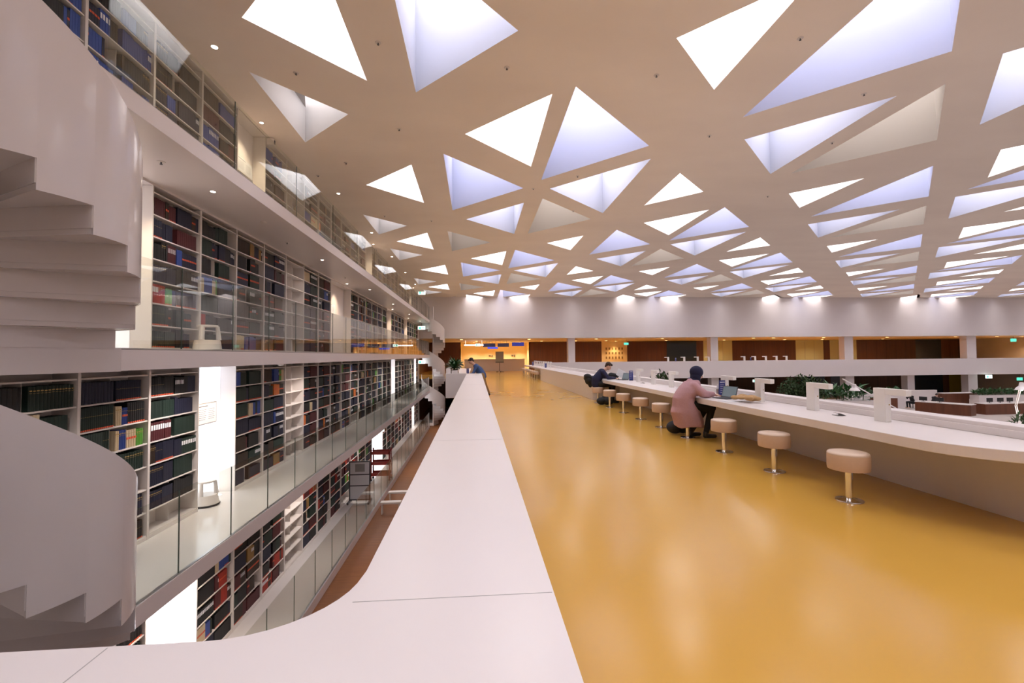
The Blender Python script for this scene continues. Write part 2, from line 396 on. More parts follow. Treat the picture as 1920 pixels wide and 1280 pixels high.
# right hand side: desk walls
rw = MB(); rw.box(4.95, 5.17, -4, YF-.4, -.34, .86); rw.box(4.93, 4.95, -4, YF-.4, .75, .82)
rw.box(5.17, 5.35, -4, YF-.4, -.34, .70)
tag(rw.build('parapet', M['white'], bevel=.005), 'white parapet wall behind the long study counter', 'parapet', kind='structure')
tag(MB().box(4.0, 4.95, 15.6, 28.4, 0, .75).build('parapet', M['white'], bevel=.005), 'wide white solid block between the two study counters', 'parapet', kind='structure')
# study counters (desk slabs)
def desk(y0, y1, label, near_round):
    pts = [(4.95, y1), (4.05, y1)]
    if near_round: pts += [(4.05, y0+1.0)]+arc(4.95, y0+1.0, .9, 180, 262, 12)[1:]+[(4.95, y0+.02)]
    else: pts += [(4.05, y0), (4.95, y0)]
    mb = MB(); mb.prism(list(reversed(pts)) if False else pts, .65, .75)
    return tag(mb.build('study_counter', M['white'], bevel=.006), label, 'counter')
desk(3.05, 15.6, 'long white wall-hung study counter with rounded near end', True)
desk(28.4, 38.4, 'distant white study counter beyond the wide block', False)

# ============================================================ GALLERIES
LV = [-3.73, -1.04, 1.65, 4.35]
NAMES = ['lowest', 'lower', 'middle', 'top']
SC = [(-3.6, 3.6), (-3.38, 37.0)]   # spiral stair centres
RS = .93
for li, z in enumerate(LV):
    def notch(cx, cy, r=1.0):
        h = math.sqrt(max(0, r*r-(XE-cx)**2)); a = math.degrees(math.acos(max(-1, min(1, (XE-cx)/r))))
        return [(cx+r*math.cos(math.radians(t)), cy+r*math.sin(math.radians(t))) for t in [(-a-(360-2*a)*i/20.) for i in range(21)]]
    pts = [(XE, 1.2)]+notch(*SC[0])+notch(*SC[1])+[(XE, YF-.02), (-5.04, YF-.02), (-5.04, 1.2)]
    mb = MB(); mb.prism(pts, z-.22, z-.004, 0)
    o = mb.build('floor', M['slab']); tag(o, 'white slab of the %s book gallery' % NAMES[li], 'gallery floor', kind='structure')
    f = MB(); f.poly([(x, y, z) for x, y in pts]); f.build('walking_surface', M['gfloor'], o)
struct('wall_left', MB().box(-5.05, XE, 1.0, 1.13, ZW, ZC-.02), M['wall'], 'white end wall closing the near end of the galleries', 'wall')
bay = lambda n: 4.68+1.19*n
NICHE = [[2, 14, 15, 25], [3, 18, 26], [1, 9, 10, 17, 22], [4, 13, 24]]
GLOW = {(0, 2): 1, (1, 3): 1, (2, 1): 1, (0, 14): 1, (0, 15): 1, (0, 25): 1, (1, 18): 1, (1, 26): 1}  # niches whose white back wall gets an added glow
EMPTY = 6
BN0, BN1 = -3, 27
# bookcase prototypes
def bookcase(name, H, rows):
    t = thing(name, 'white built-in bookcase', 'bookcase')
    W = 1.19; Dp = .30
    MB().box(-Dp, -Dp+.012, 0, W, 0, H).build('back_panel', M['shelf'], t)
    for y0 in (0, W-.022): MB().box(-Dp+.012, 0, y0, y0+.022, 0, H).build('side_panel', M['shelf'], t)
    for i in range(rows+1):
        zz = .05+.3275*i
        MB().box(-Dp+.012, -.012, .022, W-.022, zz, zz+.018).build('shelf', M['shelf'], t)
    MB().box(-Dp+.014, -.004, .022, W-.022, 0, .05).build('plinth', M['shelf'], t)
    for i in range(rows):
        zz = .068+.3275*i
        MB().box(-Dp+.012, -.10, W/2-.004, W/2+.004, zz, zz+.3095).build('divider', M['shelf'], t)
    return t
full = bookcase('bookcase', 2.44, 7); short = bookcase('bookcase', 2.17, 6)
used = set()
ORD = 'first second third fourth fifth sixth seventh eighth ninth tenth eleventh twelfth thirteenth fourteenth fifteenth sixteenth seventeenth eighteenth nineteenth twentieth twenty-first twenty-second twenty-third twenty-fourth twenty-fifth twenty-sixth twenty-seventh twenty-eighth twenty-ninth thirtieth thirty-first'.split()
for li, z in enumerate(LV):
    pr = short if li == 3 else full
    cnt = 0
    for nb in range(BN0, BN1+1):
        if nb in NICHE[li]:
            y0 = bay(nb); hh = 2.17 if li == 3 else 2.45
            zt = z+hh
            if (li, nb) in GLOW:
                o = MB().box(-5.045, -4.99, y0, y0+1.19, z, zt).build('window_%d' % (nwin+1), M['wall']); nwin += 1
                MB().box(-4.99, -4.985, y0+.01, y0+1.18, z+.02, zt-.02).build('pane', M['nicheglow2' if li == 2 else 'nicheglow'], o)  # glowing sheet added over the niche back wall
                tag(o, 'white niche back wall with added blue-white glow, %s gallery, bay %d' % (NAMES[li], nb), 'window', kind='structure')
            else:
                struct('trim_%d' % (100+li*30+nb), MB().box(-5.045, -4.97, y0, y0+1.19, z, zt), M['wall'], 'plain cream white niche panel between bookcases of the %s gallery, bay %d' % (NAMES[li], nb), 'niche panel')
            continue
        cnt += 1
        first = pr.name not in used
        o = pr if first else dup(pr)
        used.add(pr.name)
        o.location = (XW, bay(nb), z)
        lab = 'white built-in bookcase filled with bound volumes, %s from the near end of the %s gallery' % (ORD[cnt-1], NAMES[li])
        if nb == EMPTY: lab = 'empty cream-white built-in bookcase, %s from the near end of the %s gallery' % (ORD[cnt-1], NAMES[li])
        tag(o, lab, 'bookcase', 'built-in bookcases on the %s gallery' % NAMES[li])
# soffit strips above the bookcases
for li, z in enumerate(LV[:3]):
    struct('trim_%d' % (300+li), MB().box(-5.04, XW, 1.2, YF-.02, z+2.445, LV[li+1]-.22), M['slab'], 'narrow white strip above the bookcases of the %s gallery' % NAMES[li], 'trim')
struct('trim_303', MB().box(-5.04, XW, 1.2, YF-.02, LV[3]+2.175, ZC-.005), M['slab'], 'narrow white strip above the bookcases of the top gallery', 'trim')
struct('trim_304', MB().box(-5.04, XW, bay(BN1+1)+.001, YF-.02, ZW, LV[3]+2.17), M['wall'], 'white filler wall at the far end of the bookcases', 'wall')
# ---- books
BC = dict(navy=((.010, .012, .034), 'dark navy'), green=((.008, .024, .017), 'dark green'), black=((.007, .007, .008), 'black'), brown=((.032, .017, .009), 'dark brown'),
          maroon=((.075, .009, .012), 'maroon'), red=((.38, .025, .010), 'bright red'), blue=((.03, .07, .30), 'blue'), orange=((.60, .15, .02), 'orange'),
          cream=((.62, .50, .32), 'cream'), grey=((.13, .15, .15), 'grey'), tan=((.30, .17, .05), 'tan'), lime=((.10, .32, .04), 'green paperback'))
KEYS = list(BC)
BM = {k: mat('book_cloth_'+k, v[0], .6, noise=.15, nscale=20) for k, v in BC.items()}
M['gold'] = mat('gold_lettering', (.45, .30, .10), .4, .5)
M['redband'] = mat('red_shelf_mark', (.65, .09, .03), .6)
def book_mesh(key, style):
    mb = MB()  # unit book: width y 0..1, depth x -1..0, height z 0..1
    mb.box(-1, -.06, 0, .10, 0, 1); mb.box(-1, -.06, .90, 1, 0, 1)              # boards
    n_ = 6; pr_ = [(-.06, 0)]+[(-.06+.06*math.sin(math.pi*i/n_), i/n_) for i in range(1, n_)]+[(-.06, 1)]
    mb.prism([(-.12, 1), (-.12, 0)]+pr_, 0, 1)                                      # rounded spine
    mb.box(-.97, -.10, .10, .90, .02, .97, 1)                                       # page block
    if style == 1: mb.box(-.02, .004, .15, .85, .72, .735, 2); mb.box(-.02, .004, .15, .85, .80, .85, 2)
    if style == 2: mb.box(-.02, .004, .08, .92, .48, .60, 3); mb.box(-.02, .004, .15, .85, .80, .82, 2)
    if style == 3: mb.box(-.02, .004, .15, .85, .58, .86, 1)
    if style == 4: mb.box(-.02, .004, .1, .9, .01, .075, 3); mb.box(-.02, .004, .15, .85, .6, .61, 2)
    me = D.meshes.new('book'); me.from_pydata(mb.v, [], mb.f)
    for m in (BM[key], M['paper'], M['gold'], M['redband']): me.materials.append(m)
    me.polygons.foreach_set('material_index', mb.m); me.update(); return me
bmesh_cache = {}
R_ = random.Random(11)
books = []   # (li, nb, row, key, style, y, thick, h, dep, tilt)
PAL = [['navy', 'black', 'navy'], ['green', 'black', 'green'], ['black', 'brown', 'navy'], ['green', 'green', 'navy'], ['navy', 'navy', 'green'], ['brown', 'black', 'maroon']]
def palette(li, nb, row):
    r = R_.random()
    if R_.random() < .12: return R_.choice([['black', 'navy', 'orange', 'black'], ['green', 'black', 'cream', 'blue'], ['navy', 'lime', 'red', 'black'], ['black', 'tan', 'navy']])
    if li == 3:
        base = ['navy', 'black', 'blue'] if nb < 3 else ['black', 'brown', 'maroon']
        if r < .12: base = ['tan', 'black', 'tan']
        elif r < .3: base = ['blue']
        elif nb >= 5 and r < .6: base = ['maroon', 'brown', 'black']
        return base
    if li == 0:
        if row >= 4: return R_.choice([['maroon', 'red', 'tan'], ['navy', 'black'], ['green', 'black']])
        return R_.choice([['maroon', 'brown', 'maroon', 'red'], ['maroon', 'brown', 'black'], ['green', 'black', 'maroon'], ['green', 'navy']])
    if r < .05: return ['maroon', 'brown']
    if r < .09: return ['blue', 'cream', 'lime', 'navy']
    if r < .13: return ['blue', 'navy']
    if li == 2 and nb >= 7: 
        if r < .5: return ['maroon', 'brown', 'navy']
    return R_.choice(PAL)
for li, z in enumerate(LV):
    for nb in range(BN0+2, BN1+1):
        if nb in NICHE[li] or nb == EMPTY: continue
        rows = 6 if li == 3 else 7
        for row in range(rows):
            if row == 0 and R_.random() < (.15 if li < 2 else .05) or ((li, nb, row) == (1, 2, 0)): continue
            if li == 0 and row == 6 and R_.random() < .5: continue
            for hf in (0, 1):
                ya = bay(nb)+(.026 if hf == 0 else .601); yb = ya+.565
                pal = palette(li, nb, row); key = R_.choice(pal); run = 0; th = R_.uniform(.026, .05); h = R_.uniform(.245, .293)
                st = R_.choice([0, 1, 1, 2, 3, 4, 4, 1]); y = ya
                if nb > 12: th = max(th, .05)
                if st == 3 and R_.random() < .75: st = 1
                end = yb - (R_.random()**5)*.26
                while True:
                    t_ = th*R_.uniform(.88, 1.12)
                    if y+t_ > end: break
                    books.append((li, nb, row, key, st, y, t_-.003, h*R_.uniform(.972, 1.0), R_.uniform(.168, .18)))
                    y += t_; run += 1
                    if R_.random() < .07 or (key in ('orange', 'lime', 'red', 'cream', 'tan', 'blue') and run > 3 and R_.random() < .5):
                        run = 0
                        key = R_.choice(pal); th = R_.uniform(.024, .05); h = R_.uniform(.225, .290); st = R_.choice([0, 1, 2, 3, 4, 1])
                        if nb > 12: th = max(th, .05)
# choose the ones that show largest (level, bay, row in clear view of the viewpoint)
def vis(b):
    li, nb, row, *_ = b; y = b[5]; z = LV[li]+.07+.3275*row+.12
    px = 892+862*XW/y; py = 667-(z-1.55)/y*862
    if px < 40 or py < 0 or py > 1190: return 1e9
    if px < 300 and py < 640: return 1e9
    if px < 300 and py > 745+(px/292.)**2.2*140-20: return 1e9
    if li == 3 and (px < 225 or px/1.0 > 480): return 1e9
    return math.hypot(y, XW)*1.0
order = sorted(range(len(books)), key=lambda i: vis(books[i]))
chosen = set(order[:298])
zrow = lambda li, row: LV[li]+.068+.3275*row+.001
rest = MB(); KI = {k: i for i, k in enumerate(KEYS)}
for i, (li, nb, row, key, st, y, t_, h, dep) in enumerate(books):
    z0 = zrow(li, row); xf = XW-.028
    if i in chosen:
        kk = (key, st)
        if kk not in bmesh_cache: bmesh_cache[kk] = book_mesh(key, st)
        o = D.objects.new('bound_volume', bmesh_cache[kk]); C.objects.link(o)
        o.location = (xf, y, z0); o.scale = (dep, t_, h)
        mk = ['plain', 'gold-lettered', 'red-banded', 'white-labelled', 'red-footed'][st]
        rows = 6 if li == 3 else 7
        col = BC[key][1]
        half_ = 'left' if y < bay(nb)+.6 else 'right'
        loc = 'shelf %s from the top, %s half of bay %d, %s gallery' % (ORD[rows-1-row], half_, nb+2, NAMES[li])
        loc = '%s shelf down, %s half, bookcase %s the niche, %s gallery' % (ORD[rows-1-row], half_, ('just before' if nb+1 in NICHE[li] else ('just after' if nb-1 in NICHE[li] else ORD[max(0, nb)]+' before or after')), NAMES[li])
        cno = len([q_ for q_ in range(BN0, nb) if q_ not in NICHE[li]])
        loc = '%s shelf down, %s half, %s bookcase, %s gallery' % (ORD[rows-1-row], half_, ORD[cno], NAMES[li])
        lab = '%s %s volume, %s' % (mk, col, loc)
        tag(o, lab, 'book', lab+' run')
    else:
        rest.box(xf-dep, xf, y, y+t_, z0, z0+h, KI[key])
        if nb < 14:
            if st == 2: rest.box(xf, xf+.001, y+.002, y+t_-.002, z0+h*.48, z0+h*.6, len(KEYS))
            if st == 3: rest.box(xf, xf+.001, y+.006, y+t_-.006, z0+h*.58, z0+h*.84, len(KEYS)+1)
            if st == 4: rest.box(xf, xf+.001, y+.002, y+t_-.002, z0, z0+h*.08, len(KEYS))
ro = rest.build('bound_volumes', [BM[k] for k in KEYS]+[M['redband'], M['paper']])
tag(ro, 'countless other bound volumes packed on the gallery shelves', 'books', kind='stuff')
# face-out journals on the lowest gallery (upper shelves)
def journal_mesh(ci):
    mb = MB(); mb.box(-.012, 0, 0, .21, 0, .29, 0); mb.box(0, .001, .03, .18, .22, .26, 1); mb.box(0, .001, .06, .15, .06, .18, 1)
    me = D.meshes.new('journal'); me.from_pydata(mb.v, [], mb.f)
    me.materials.append([M['paper'], BM['green'], M['paper'], BM['navy']][ci]); me.materials.append(M['ink'] if ci != 1 else M['paper'])
    me.polygons.foreach_set('material_index', mb.m); return me
JM = [journal_mesh(i) for i in range(4)]
for nb in (0, 1, 3, 4, 5, 6, 7, 8, 9):
    for row in (5, 6):
        for s_ in range(4):
            if R_.random() < .35: continue
            ci = R_.choice([0, 0, 1, 3]); o = D.objects.new('journal', JM[ci]); C.objects.link(o)
            o.location = (XW+.025, bay(nb)+.04+s_*.28, LV[0]+.068+.3275*row+.002); o.rotation_euler = (0, -.05, 0)
            cno = len([q_ for q_ in range(BN0, nb) if q_ not in NICHE[0]])
            tag(o, '%s journal face out, %s place, %s shelf down, %s bookcase, lowest gallery' % (['white', 'dark green', 'white', 'navy'][ci], ORD[s_], ORD[6-row], ORD[cno]), 'journal', 'journals displayed face out')
# ---- glass railings
for li, z in enumerate(LV):
    t = thing('glass_railing', 'frameless glass railing along the edge of the %s book gallery' % NAMES[li], 'railing', (XE-.03, 0, z))
    y = 4.72; H = 1.0 if li < 3 else 1.05
    pitch = 1.19*2 if li == 3 else 1.19
    while y < 35.9:
        y1 = min(y+pitch, 36.0)
        p = MB().box(-.006, .006, y+.006, y1-.006, -.10, H).build('glass_panel', M['glass'], t)
        MB().box(-.0065, .0065, y1-.006, y1+.002, -.05, H-.002).build('joint', M['gedge'], t)
        y += pitch
    MB().box(-.02, .02, 4.72, 36.0, -.0, .012).build('base_channel', M['steel'], t)
    for a in list(t.children):
        if a.name.startswith('glass_panel'): pass
# ============================================================ SPIRAL STAIRS
def spiral(cx, cy, label, wh):
    t = thing('spiral_staircase', label, 'staircase', (cx, cy, ZW))
    oz = -ZW
    Rr = RS; h = 2.69/13; A = 20
    P = lambda a, r=Rr: (r*math.cos(math.radians(a)), r*math.sin(math.radians(a)))
    pole = MB(); pole.lathe([(.058, 0), (.058, LV[3]+1.15+oz)], n=24); 
    for z in LV: pole.lathe([(.062, z+oz-.012), (.062, z+oz+.0)], n=24)
    pole.build('centre_pole', M['steel_white'], t, smooth=False)
    smooth_by_angle(t.children[-1])
    for li, z in enumerate(LV):
        # landing
        mb = MB(); mb.prism([(0, 0)]+[(XE-cx, 0)]*(XE > cx)+[(XE-cx, math.sqrt(max(0, .96-(XE-cx)**2)))]+[P(a, Rr+.05) for a in range(50, 171, 4) if P(a, Rr+.05)[0] < XE-cx-.01] if li == 3 else [(0, 0)]+[P(a, Rr+.05) for a in range(70, 171, 5)], z+oz-.216, z+oz-.002)
        mb.build('landing', M['steel_white'], t)
        if li == 0: continue
        # flight that rises from landing li-1 to landing li: ends at angle 170 (low) .. goes from a=430(=70) low to 170 high
        zl = LV[li-1]
        for k_ in range(12):
            a1 = 430-A*k_; a0 = a1-A      # sector (going up as the angle decreases)
            zt = zl+h*(k_+1)+oz
            mb = MB(); arcp = [P(a0+(a1-a0)*i/4., Rr-.004) for i in range(5)]
            mb.prism([(0, 0)]+arcp, zt-.045, zt)
            # closed riser below the front edge of this tread
            x1, y1 = P(a1, Rr-.006); nx, ny = P(a1+90, .006)
            mb.prism([(nx, ny), (x1+nx, y1+ny), (x1-nx, y1-ny), (-nx, -ny)][::-1], zt-h-.004, zt-.002)
            mb.build('tread', M['steel_white'], t)
        mb = MB(); x1, y1 = P(170, Rr-.006); nx, ny = P(260, .006)
        # outer curved sheet: top edge smooth, lower edge stepped
        sheet = MB(); N = 8
        def ztop(a): return zl+h*(430-a)/A+1.2+oz
        def zbot(a): 
            k_ = min(12, int((430-a-1e-6)//A)); return zl+h*(k_+1)-.05+oz
        stp = [430-A*k_/N for k_ in range(0, 13*N+1)]
        for i in range(len(stp)-1):
            aa, ab = stp[i], stp[i+1]; zb = zbot((aa+ab)/2.)
            o0, o1 = P(aa, Rr), P(ab, Rr); i0, i1 = P(aa, Rr-.014), P(ab, Rr-.014)
            ta, tb = ztop(aa), ztop(ab)
            sheet.poly([(*o0, zb), (*o1, zb), (*o1, tb), (*o0, ta)][::-1]); sheet.poly([(*i0, zb), (*i1, zb), (*i1, tb), (*i0, ta)])
            sheet.poly([(*o0, ta), (*o1, tb), (*i1, tb), (*i0, ta)][::-1]); sheet.poly([(*o0, zb), (*o1, zb), (*i1, zb), (*i0, zb)])
            if i and abs(zbot((stp[i-1]+aa)/2.)-zb) > .01:
                zp = zbot((stp[i-1]+aa)/2.); sheet.poly([(*o0, zp), (*o0, zb), (*i0, zb), (*i0, zp)])
        for a in (stp[0], stp[-1]):
            zb = zbot(a-.1 if a == stp[0] else a+.1); sheet.poly([(*P(a, Rr), zb), (*P(a, Rr), ztop(a)), (*P(a, Rr-.014), ztop(a)), (*P(a, Rr-.014), zb)])
        o = sheet.build('curved_balustrade', M['steel_white'], t); smooth_by_angle(o, 30)
    return t
spiral(*SC[0], 'white steel spiral staircase with solid curved balustrade at the near left', 0)
spiral(*SC[1], 'white steel spiral staircase far away at the end of the galleries', 1)
# ============================================================ STOOLS
def stool():
    t = thing('counter_stool', 'stool', 'stool')
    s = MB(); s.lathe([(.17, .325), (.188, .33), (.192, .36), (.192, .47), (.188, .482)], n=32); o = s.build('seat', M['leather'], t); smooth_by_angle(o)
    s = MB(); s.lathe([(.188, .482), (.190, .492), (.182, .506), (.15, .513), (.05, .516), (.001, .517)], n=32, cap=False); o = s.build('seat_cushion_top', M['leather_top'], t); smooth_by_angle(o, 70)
    s = MB(); s.lathe([(.034, .02), (.034, .325)], n=20); o = s.build('pedestal', M['chrome'], t); smooth_by_angle(o)
    s = MB(); s.lathe([(.125, 0), (.13, .004), (.128, .012), (.06, .02), (.045, .028), (.034, .03)], n=32); o = s.build('base_plate', M['chrome'], t); smooth_by_angle(o, 50)
    return t
st0 = stool(); ys = [4.58, 5.80, 7.04, 8.31, 9.54, 10.78, 12.08, 13.36, 14.66]
sl = ['nearest the viewer, in front of the rounded counter end', 'second from the viewer, below the two near lamps', 'third from the viewer, just nearer than the person in pink', 'that the person in the pink coat sits on',
      'just beyond the person in pink', 'second beyond the person in pink', 'third beyond the person in pink', 'with a black backpack beside it, just before the man in navy', 'that the man in the navy sweater sits on']
for i, y in enumerate(ys):
    o = st0 if i == 0 else dup(st0)
    o.location = (3.90+.006*i, y, 0)
    tag(o, 'round beige leather stool '+sl[i], 'stool', 'stools along the study counter')
for i in range(8):
    o = dup(st0); o.location = (3.90, 29.2+1.24*i, 0)
    tag(o, 'small distant beige stool, %s of the far row at the distant counter' % ORD[i], 'stool', 'stools along the distant counter')
# ============================================================ HOOK LAMPS ON THE COUNTER
def hook():
    t = thing('counter_lamp', 'lamp', 'lamp')
    MB().box(-.035, .035, -.075, .085, 0, .385).build('post', M['lampwhite'], t, bevel=.004)
    a = MB(); a.box(-.035, .035, -.33, .085, .315, .385); 
    o = MB().box(-.035, .035, -.33, -.076, .315, .385).build('arm', M['lampwhite'], t, bevel=.004)
    MB().box(-.022, .022, -.31, -.10, .311, .3149).build('light_strip', M['paper'], o)
    s = MB(); s.lathe([(.008, 0), (.008, .004), (.005, .006)], n=12); s.v = [(x+.012, -.0755-z, y+.20) for x, y, z in s.v]; s.build('switch', M['gold'], t)
    return t
h0 = hook(); ly = [5.02, 6.13, 7.34, 8.42, 9.62, 10.82, 11.95, 13.1]
ll = ['nearest, by the rounded counter end', 'second nearest', 'third nearest, right of the pink coat laptop', 'just behind the laptop of the person in pink', 'partly hidden by the person in pink',
      'just left of the person in the pink coat', 'second left of the person in the pink coat', 'farthest of the row, next to the blue notice']
for i, y in enumerate(ly):
    o = h0 if i == 0 else dup(h0); o.location = (4.72, y, .75)
    tag(o, 'white hook lamp on the counter, '+ll[i], 'lamp', 'hook lamps on the study counter')
for i in range(9):
    o = dup(h0); o.location = (4.72, 28.9+1.0*i, .75)
    tag(o, 'tiny white hook lamp on the distant counter, %s of its row' % ORD[i], 'lamp', 'hook lamps on the distant counter')
for i, x in enumerate((16.82, 17.88+.4, 19.5, 20.5, 23.8, 24.8, 25.8, 26.8, 27.75)):
    o = dup(h0); o.location = (x, 39.15, .93); o.rotation_euler = (0, 0, -math.pi/2)
    tag(o, 'tiny white hook lamp on the far balcony parapet, %s from the left' % ORD[i], 'lamp', 'hook lamps on the far balcony')
# blue notices
def notice(x, y, z, rz, label, h=.30, wd=.13):
    t = thing('notice_stand', label, 'sign', (x, y, z), rz)
    MB().box(-wd/2, wd/2, -.008, .008, .01, h).build('notice_panel', M['blue'], t)
    b = MB(); b.box(-.05, .05, -.04, .04, 0, .012); b.build('foot', M['blackp'], t)
    l = MB(); l.box(-wd*.4, wd*.4, -.0095, -.008, h*.86, h*.91)
    for k_ in range(5): l.box(-wd*.38, wd*.25-.01*(k_ % 2), -.0095, -.008, h*(.72-.12*k_), h*(.735-.12*k_))
    l.build('print', M['paper'], t); return t
notice(4.78, 13.9, .75, .2, 'blue notice card standing by the open laptop of the man in navy')
notice(4.58, 9.50, .75, .2, 'blue notice card half hidden behind the person in the pink coat')
notice(4.62, 8.34, .75, .2, 'blue printed notice card behind the laptop of the person in pink')
notice(-.33, 18.9, .75, .2, 'thin blue notice card on the desk by the plant', .3, .1)
for i, (x, y) in enumerate(((4.5, 36.2), (4.5, 29.5))): notice(x, y, .75, .2, 'small blue card on the distant counter, %s one' % ('farther', 'nearer')[i])
for i, x in enumerate((17.5, 24.4)): notice(x, 39.15, .93, 0, 'tiny blue card on the far balcony parapet, %s one' % ('left', 'right')[i])
# socket boxes on the counter
for i, (x, y) in enumerate(((4.62, 5.55), (4.62, 10.2), (4.62, 12.5))):
    t = thing('socket_lid', 'grey flip-up socket lid in the counter, %s one' % ('nearest', 'middle', 'farthest')[i], 'socket', (x, y, .7515), 0)
    MB().box(-.05, .05, -.06, .06, 0, .004).build('frame', M['steel'], t)
    MB().box(-.045, .045, -.055, .055, .004, .008, ry=.35, piv=(.045, 0, .004)).build('lid', M['white'], t)
# ============================================================ PEOPLE
def hand(mb, w, d, up, side, curl=.5, s=1.0):
    """palm and five bent fingers at wrist w pointing along d; up = back of the hand; side = +1 thumb to up x d"""
    w = Vector(w); d = Vector(d).normalized(); up = Vector(up); up = (up-d*up.dot(d)).normalized(); sd = d.cross(up)*side
    mb.cap(w, w+d*.045*s, .021*s, .026*s); 
    for k_ in range(4): mb.cap(w+d*.03*s+sd*(.024-.016*k_)*s, w+d*.085*s+sd*(.027-.018*k_)*s, .013*s, .0105*s, 8)
    L = [.036, .042, .039, .030]
    for k_ in range(4):
        b = w+d*.085*s+sd*(.028-.0185*k_)*s
        c = (d*math.cos(curl)-up*math.sin(curl)); e = (d*math.cos(curl*2.1)-up*math.sin(curl*2.1))
        p = b+c*L[k_]*s; mb.cap(b, p, .0095*s, .0085*s, 8); mb.cap(p, p+e*L[k_]*.8*s, .0085*s, .007*s, 8)
    b = w+d*.02*s+sd*.026*s; c = (d*.7+sd*.6-up*.3).normalized(); p = b+c*.035*s
    mb.cap(b, p, .012*s, .010*s, 8); mb.cap(p, p+(c+d*.6-sd*.3).normalized()*.03*s, .010*s, .008*s, 8)
def head(mb, c, fwd, upv, s=1.0):
    c = Vector(c); f = Vector(fwd).normalized(); u = Vector(upv); u = (u-f*u.dot(f)).normalized(); l = u.cross(f)
    Rm = Matrix((f, l, u)).transposed()
    g = lambda x, y, z: c+Rm @ (Vector((x, y, z))*s)
    mb.ell(g(-.012, 0, .025), (.092*s, .074*s, .092*s), Rm, 18, 14)            # skull
    mb.ell(g(.022, 0, -.035), (.066*s, .060*s, .075*s), Rm, 16, 12)             # face
    mb.ell(g(.048, 0, -.085), (.028*s, .034*s, .024*s), Rm, 10, 8)              # chin
    mb.cap(g(.078, 0, .005), g(.103, 0, -.028), .009*s, .014*s, 8)              # nose
    mb.ell(g(.082, 0, -.058), (.010*s, .024*s, .010*s), Rm, 10, 6)              # mouth
    mb.cap(g(.070, -.03, .022), g(.074, .03, .022), .013*s, .013*s, 8)          # brow
    for s_ in (-1, 1): mb.ell(g(-.008, s_*.074, -.012), (.016*s, .007*s, .028*s), Rm, 10, 8)
    return g, Rm
def eyes(parent, g, Rm, s=1.0):
    for s_ in (-1, 1):
        e = MB(); e.ell(g(.079, s_*.028, .002), (.008*s, .012*s, .006*s), Rm, 8, 6); e.build('eye', M['blackp'], parent, smooth=True)
    e = MB(); e.ell(g(.091, 0, -.058), (.004*s, .020*s, .004*s), Rm, 8, 6); e.build('mouth', M['redwood'], parent, smooth=True)
# --- person in the pink coat (local origin under the stool, +x towards the counter)
P1 = thing('person', 'person in a dusty pink coat and dark headscarf sitting at the counter with a laptop', 'person', (3.93, 8.31, 0))
b = MB(); hc = (.20, 0, 1.175)
g, Rm = head(b, hc, (.93, -.12, -.28), (.25, 0, 1), .98)
b.cap((.12, 0, 1.03), (.17, 0, 1.11), .055, .052); b.cap((-.07, 0, .60), (-.06, 0, .78), .13, .12); b.cap((-.06, 0, .78), (.06, 0, .95), .12, .11); b.cap((.03, -.13, .97), (.03, .13, .97), .06, .06)
for s_ in (-1, 1):
    b.cap((.02, s_*.08, .60), (.40, s_*.10, .555), .085, .062); b.cap((.40, s_*.10, .555), (.30 if s_ < 0 else .12, s_*.11, .12), .055, .036)
    b.cap((.04, s_*.16, .96), (.24, s_*.20, .80), .045, .036); b.cap((.24, s_*.20, .80), (.46, s_*.12, .795), .034, .024)
    hand(b, (.46, s_*.12, .79), (1, -s_*.15, 0), (0, 0, 1), -s_, .35)
rem(b.build('body', M['skin'], P1), .008, 4)
eyes(P1, g, Rm)
c = MB()
prof = [(.21, .02, .265, .24), (.34, .0, .275, .25), (.48, -.05, .27, .245), (.58, -.06, .225, .235), (.66, -.085, .19, .225), (.74, -.08, .19, .22), (.84, -.01, .205, .235), (.94, .045, .185, .225), (1.02, .09, .14, .17), (1.07, .115, .095, .10)]
n_ = 40
for j, (z, cx, rx, ry) in enumerate(prof):
    for i in range(n_):
        a = 2*math.pi*i/n_; fold = 1+.035*math.sin(a*5+z*4)*(1.1-z)+.02*math.sin(a*11+1)*(1.1-z)
        c.v.append((cx+rx*fold*math.cos(a), ry*fold*math.sin(a), z+(.02*math.sin(a*3) if j == 0 else 0)))
for j in range(len(prof)-1):
    for i in range(n_):
        k_ = (i+1) % n_; c.f.append((j*n_+i, j*n_+k_, (j+1)*n_+k_, (j+1)*n_+i)); c.m.append(0)
c.f.append(tuple(reversed(range(n_)))); c.m.append(0)
t0 = (len(prof)-1)*n_; c.f.append(tuple(t0+i for i in range(n_))); c.m.append(0)
for s_ in (-1, 1):
    c.cap((.05, s_*.15, .96), (.17, s_*.235, .84), .085, .082); c.cap((.17, s_*.235, .84), (.27, s_*.21, .805), .08, .066); c.cap((.27, s_*.21, .815), (.42, s_*.13, .805), .064, .05)
c.cap((.06, 0, 1.02), (.15, 0, 1.04), .08, .07)
o = rem(c.build('coat', M['pink'], P1), .013, 5)
h = MB(); h.ell(g(-.030, 0, .032), (.124, .106, .118), Rm, 20, 14); h.ell(g(-.025, 0, -.05), (.098, .096, .11), Rm, 18, 12); h.cap(g(.0, 0, -.10), (.13, 0, 1.035), .082, .095); h.cap(g(.025, 0, -.12), (.17, 0, 1.02), .05, .05)
rem(h.build('headscarf', M['navy'], P1), .01, 3)
tr = MB()
for s_ in (-1, 1):
    tr.cap((.05, s_*.08, .60), (.41, s_*.10, .555), .098, .075); tr.cap((.41, s_*.10, .555), (.29 if s_ < 0 else .12, s_*.11, .12), .07, .05)
rem(tr.build('trousers', M['black'], P1), .012, 3)
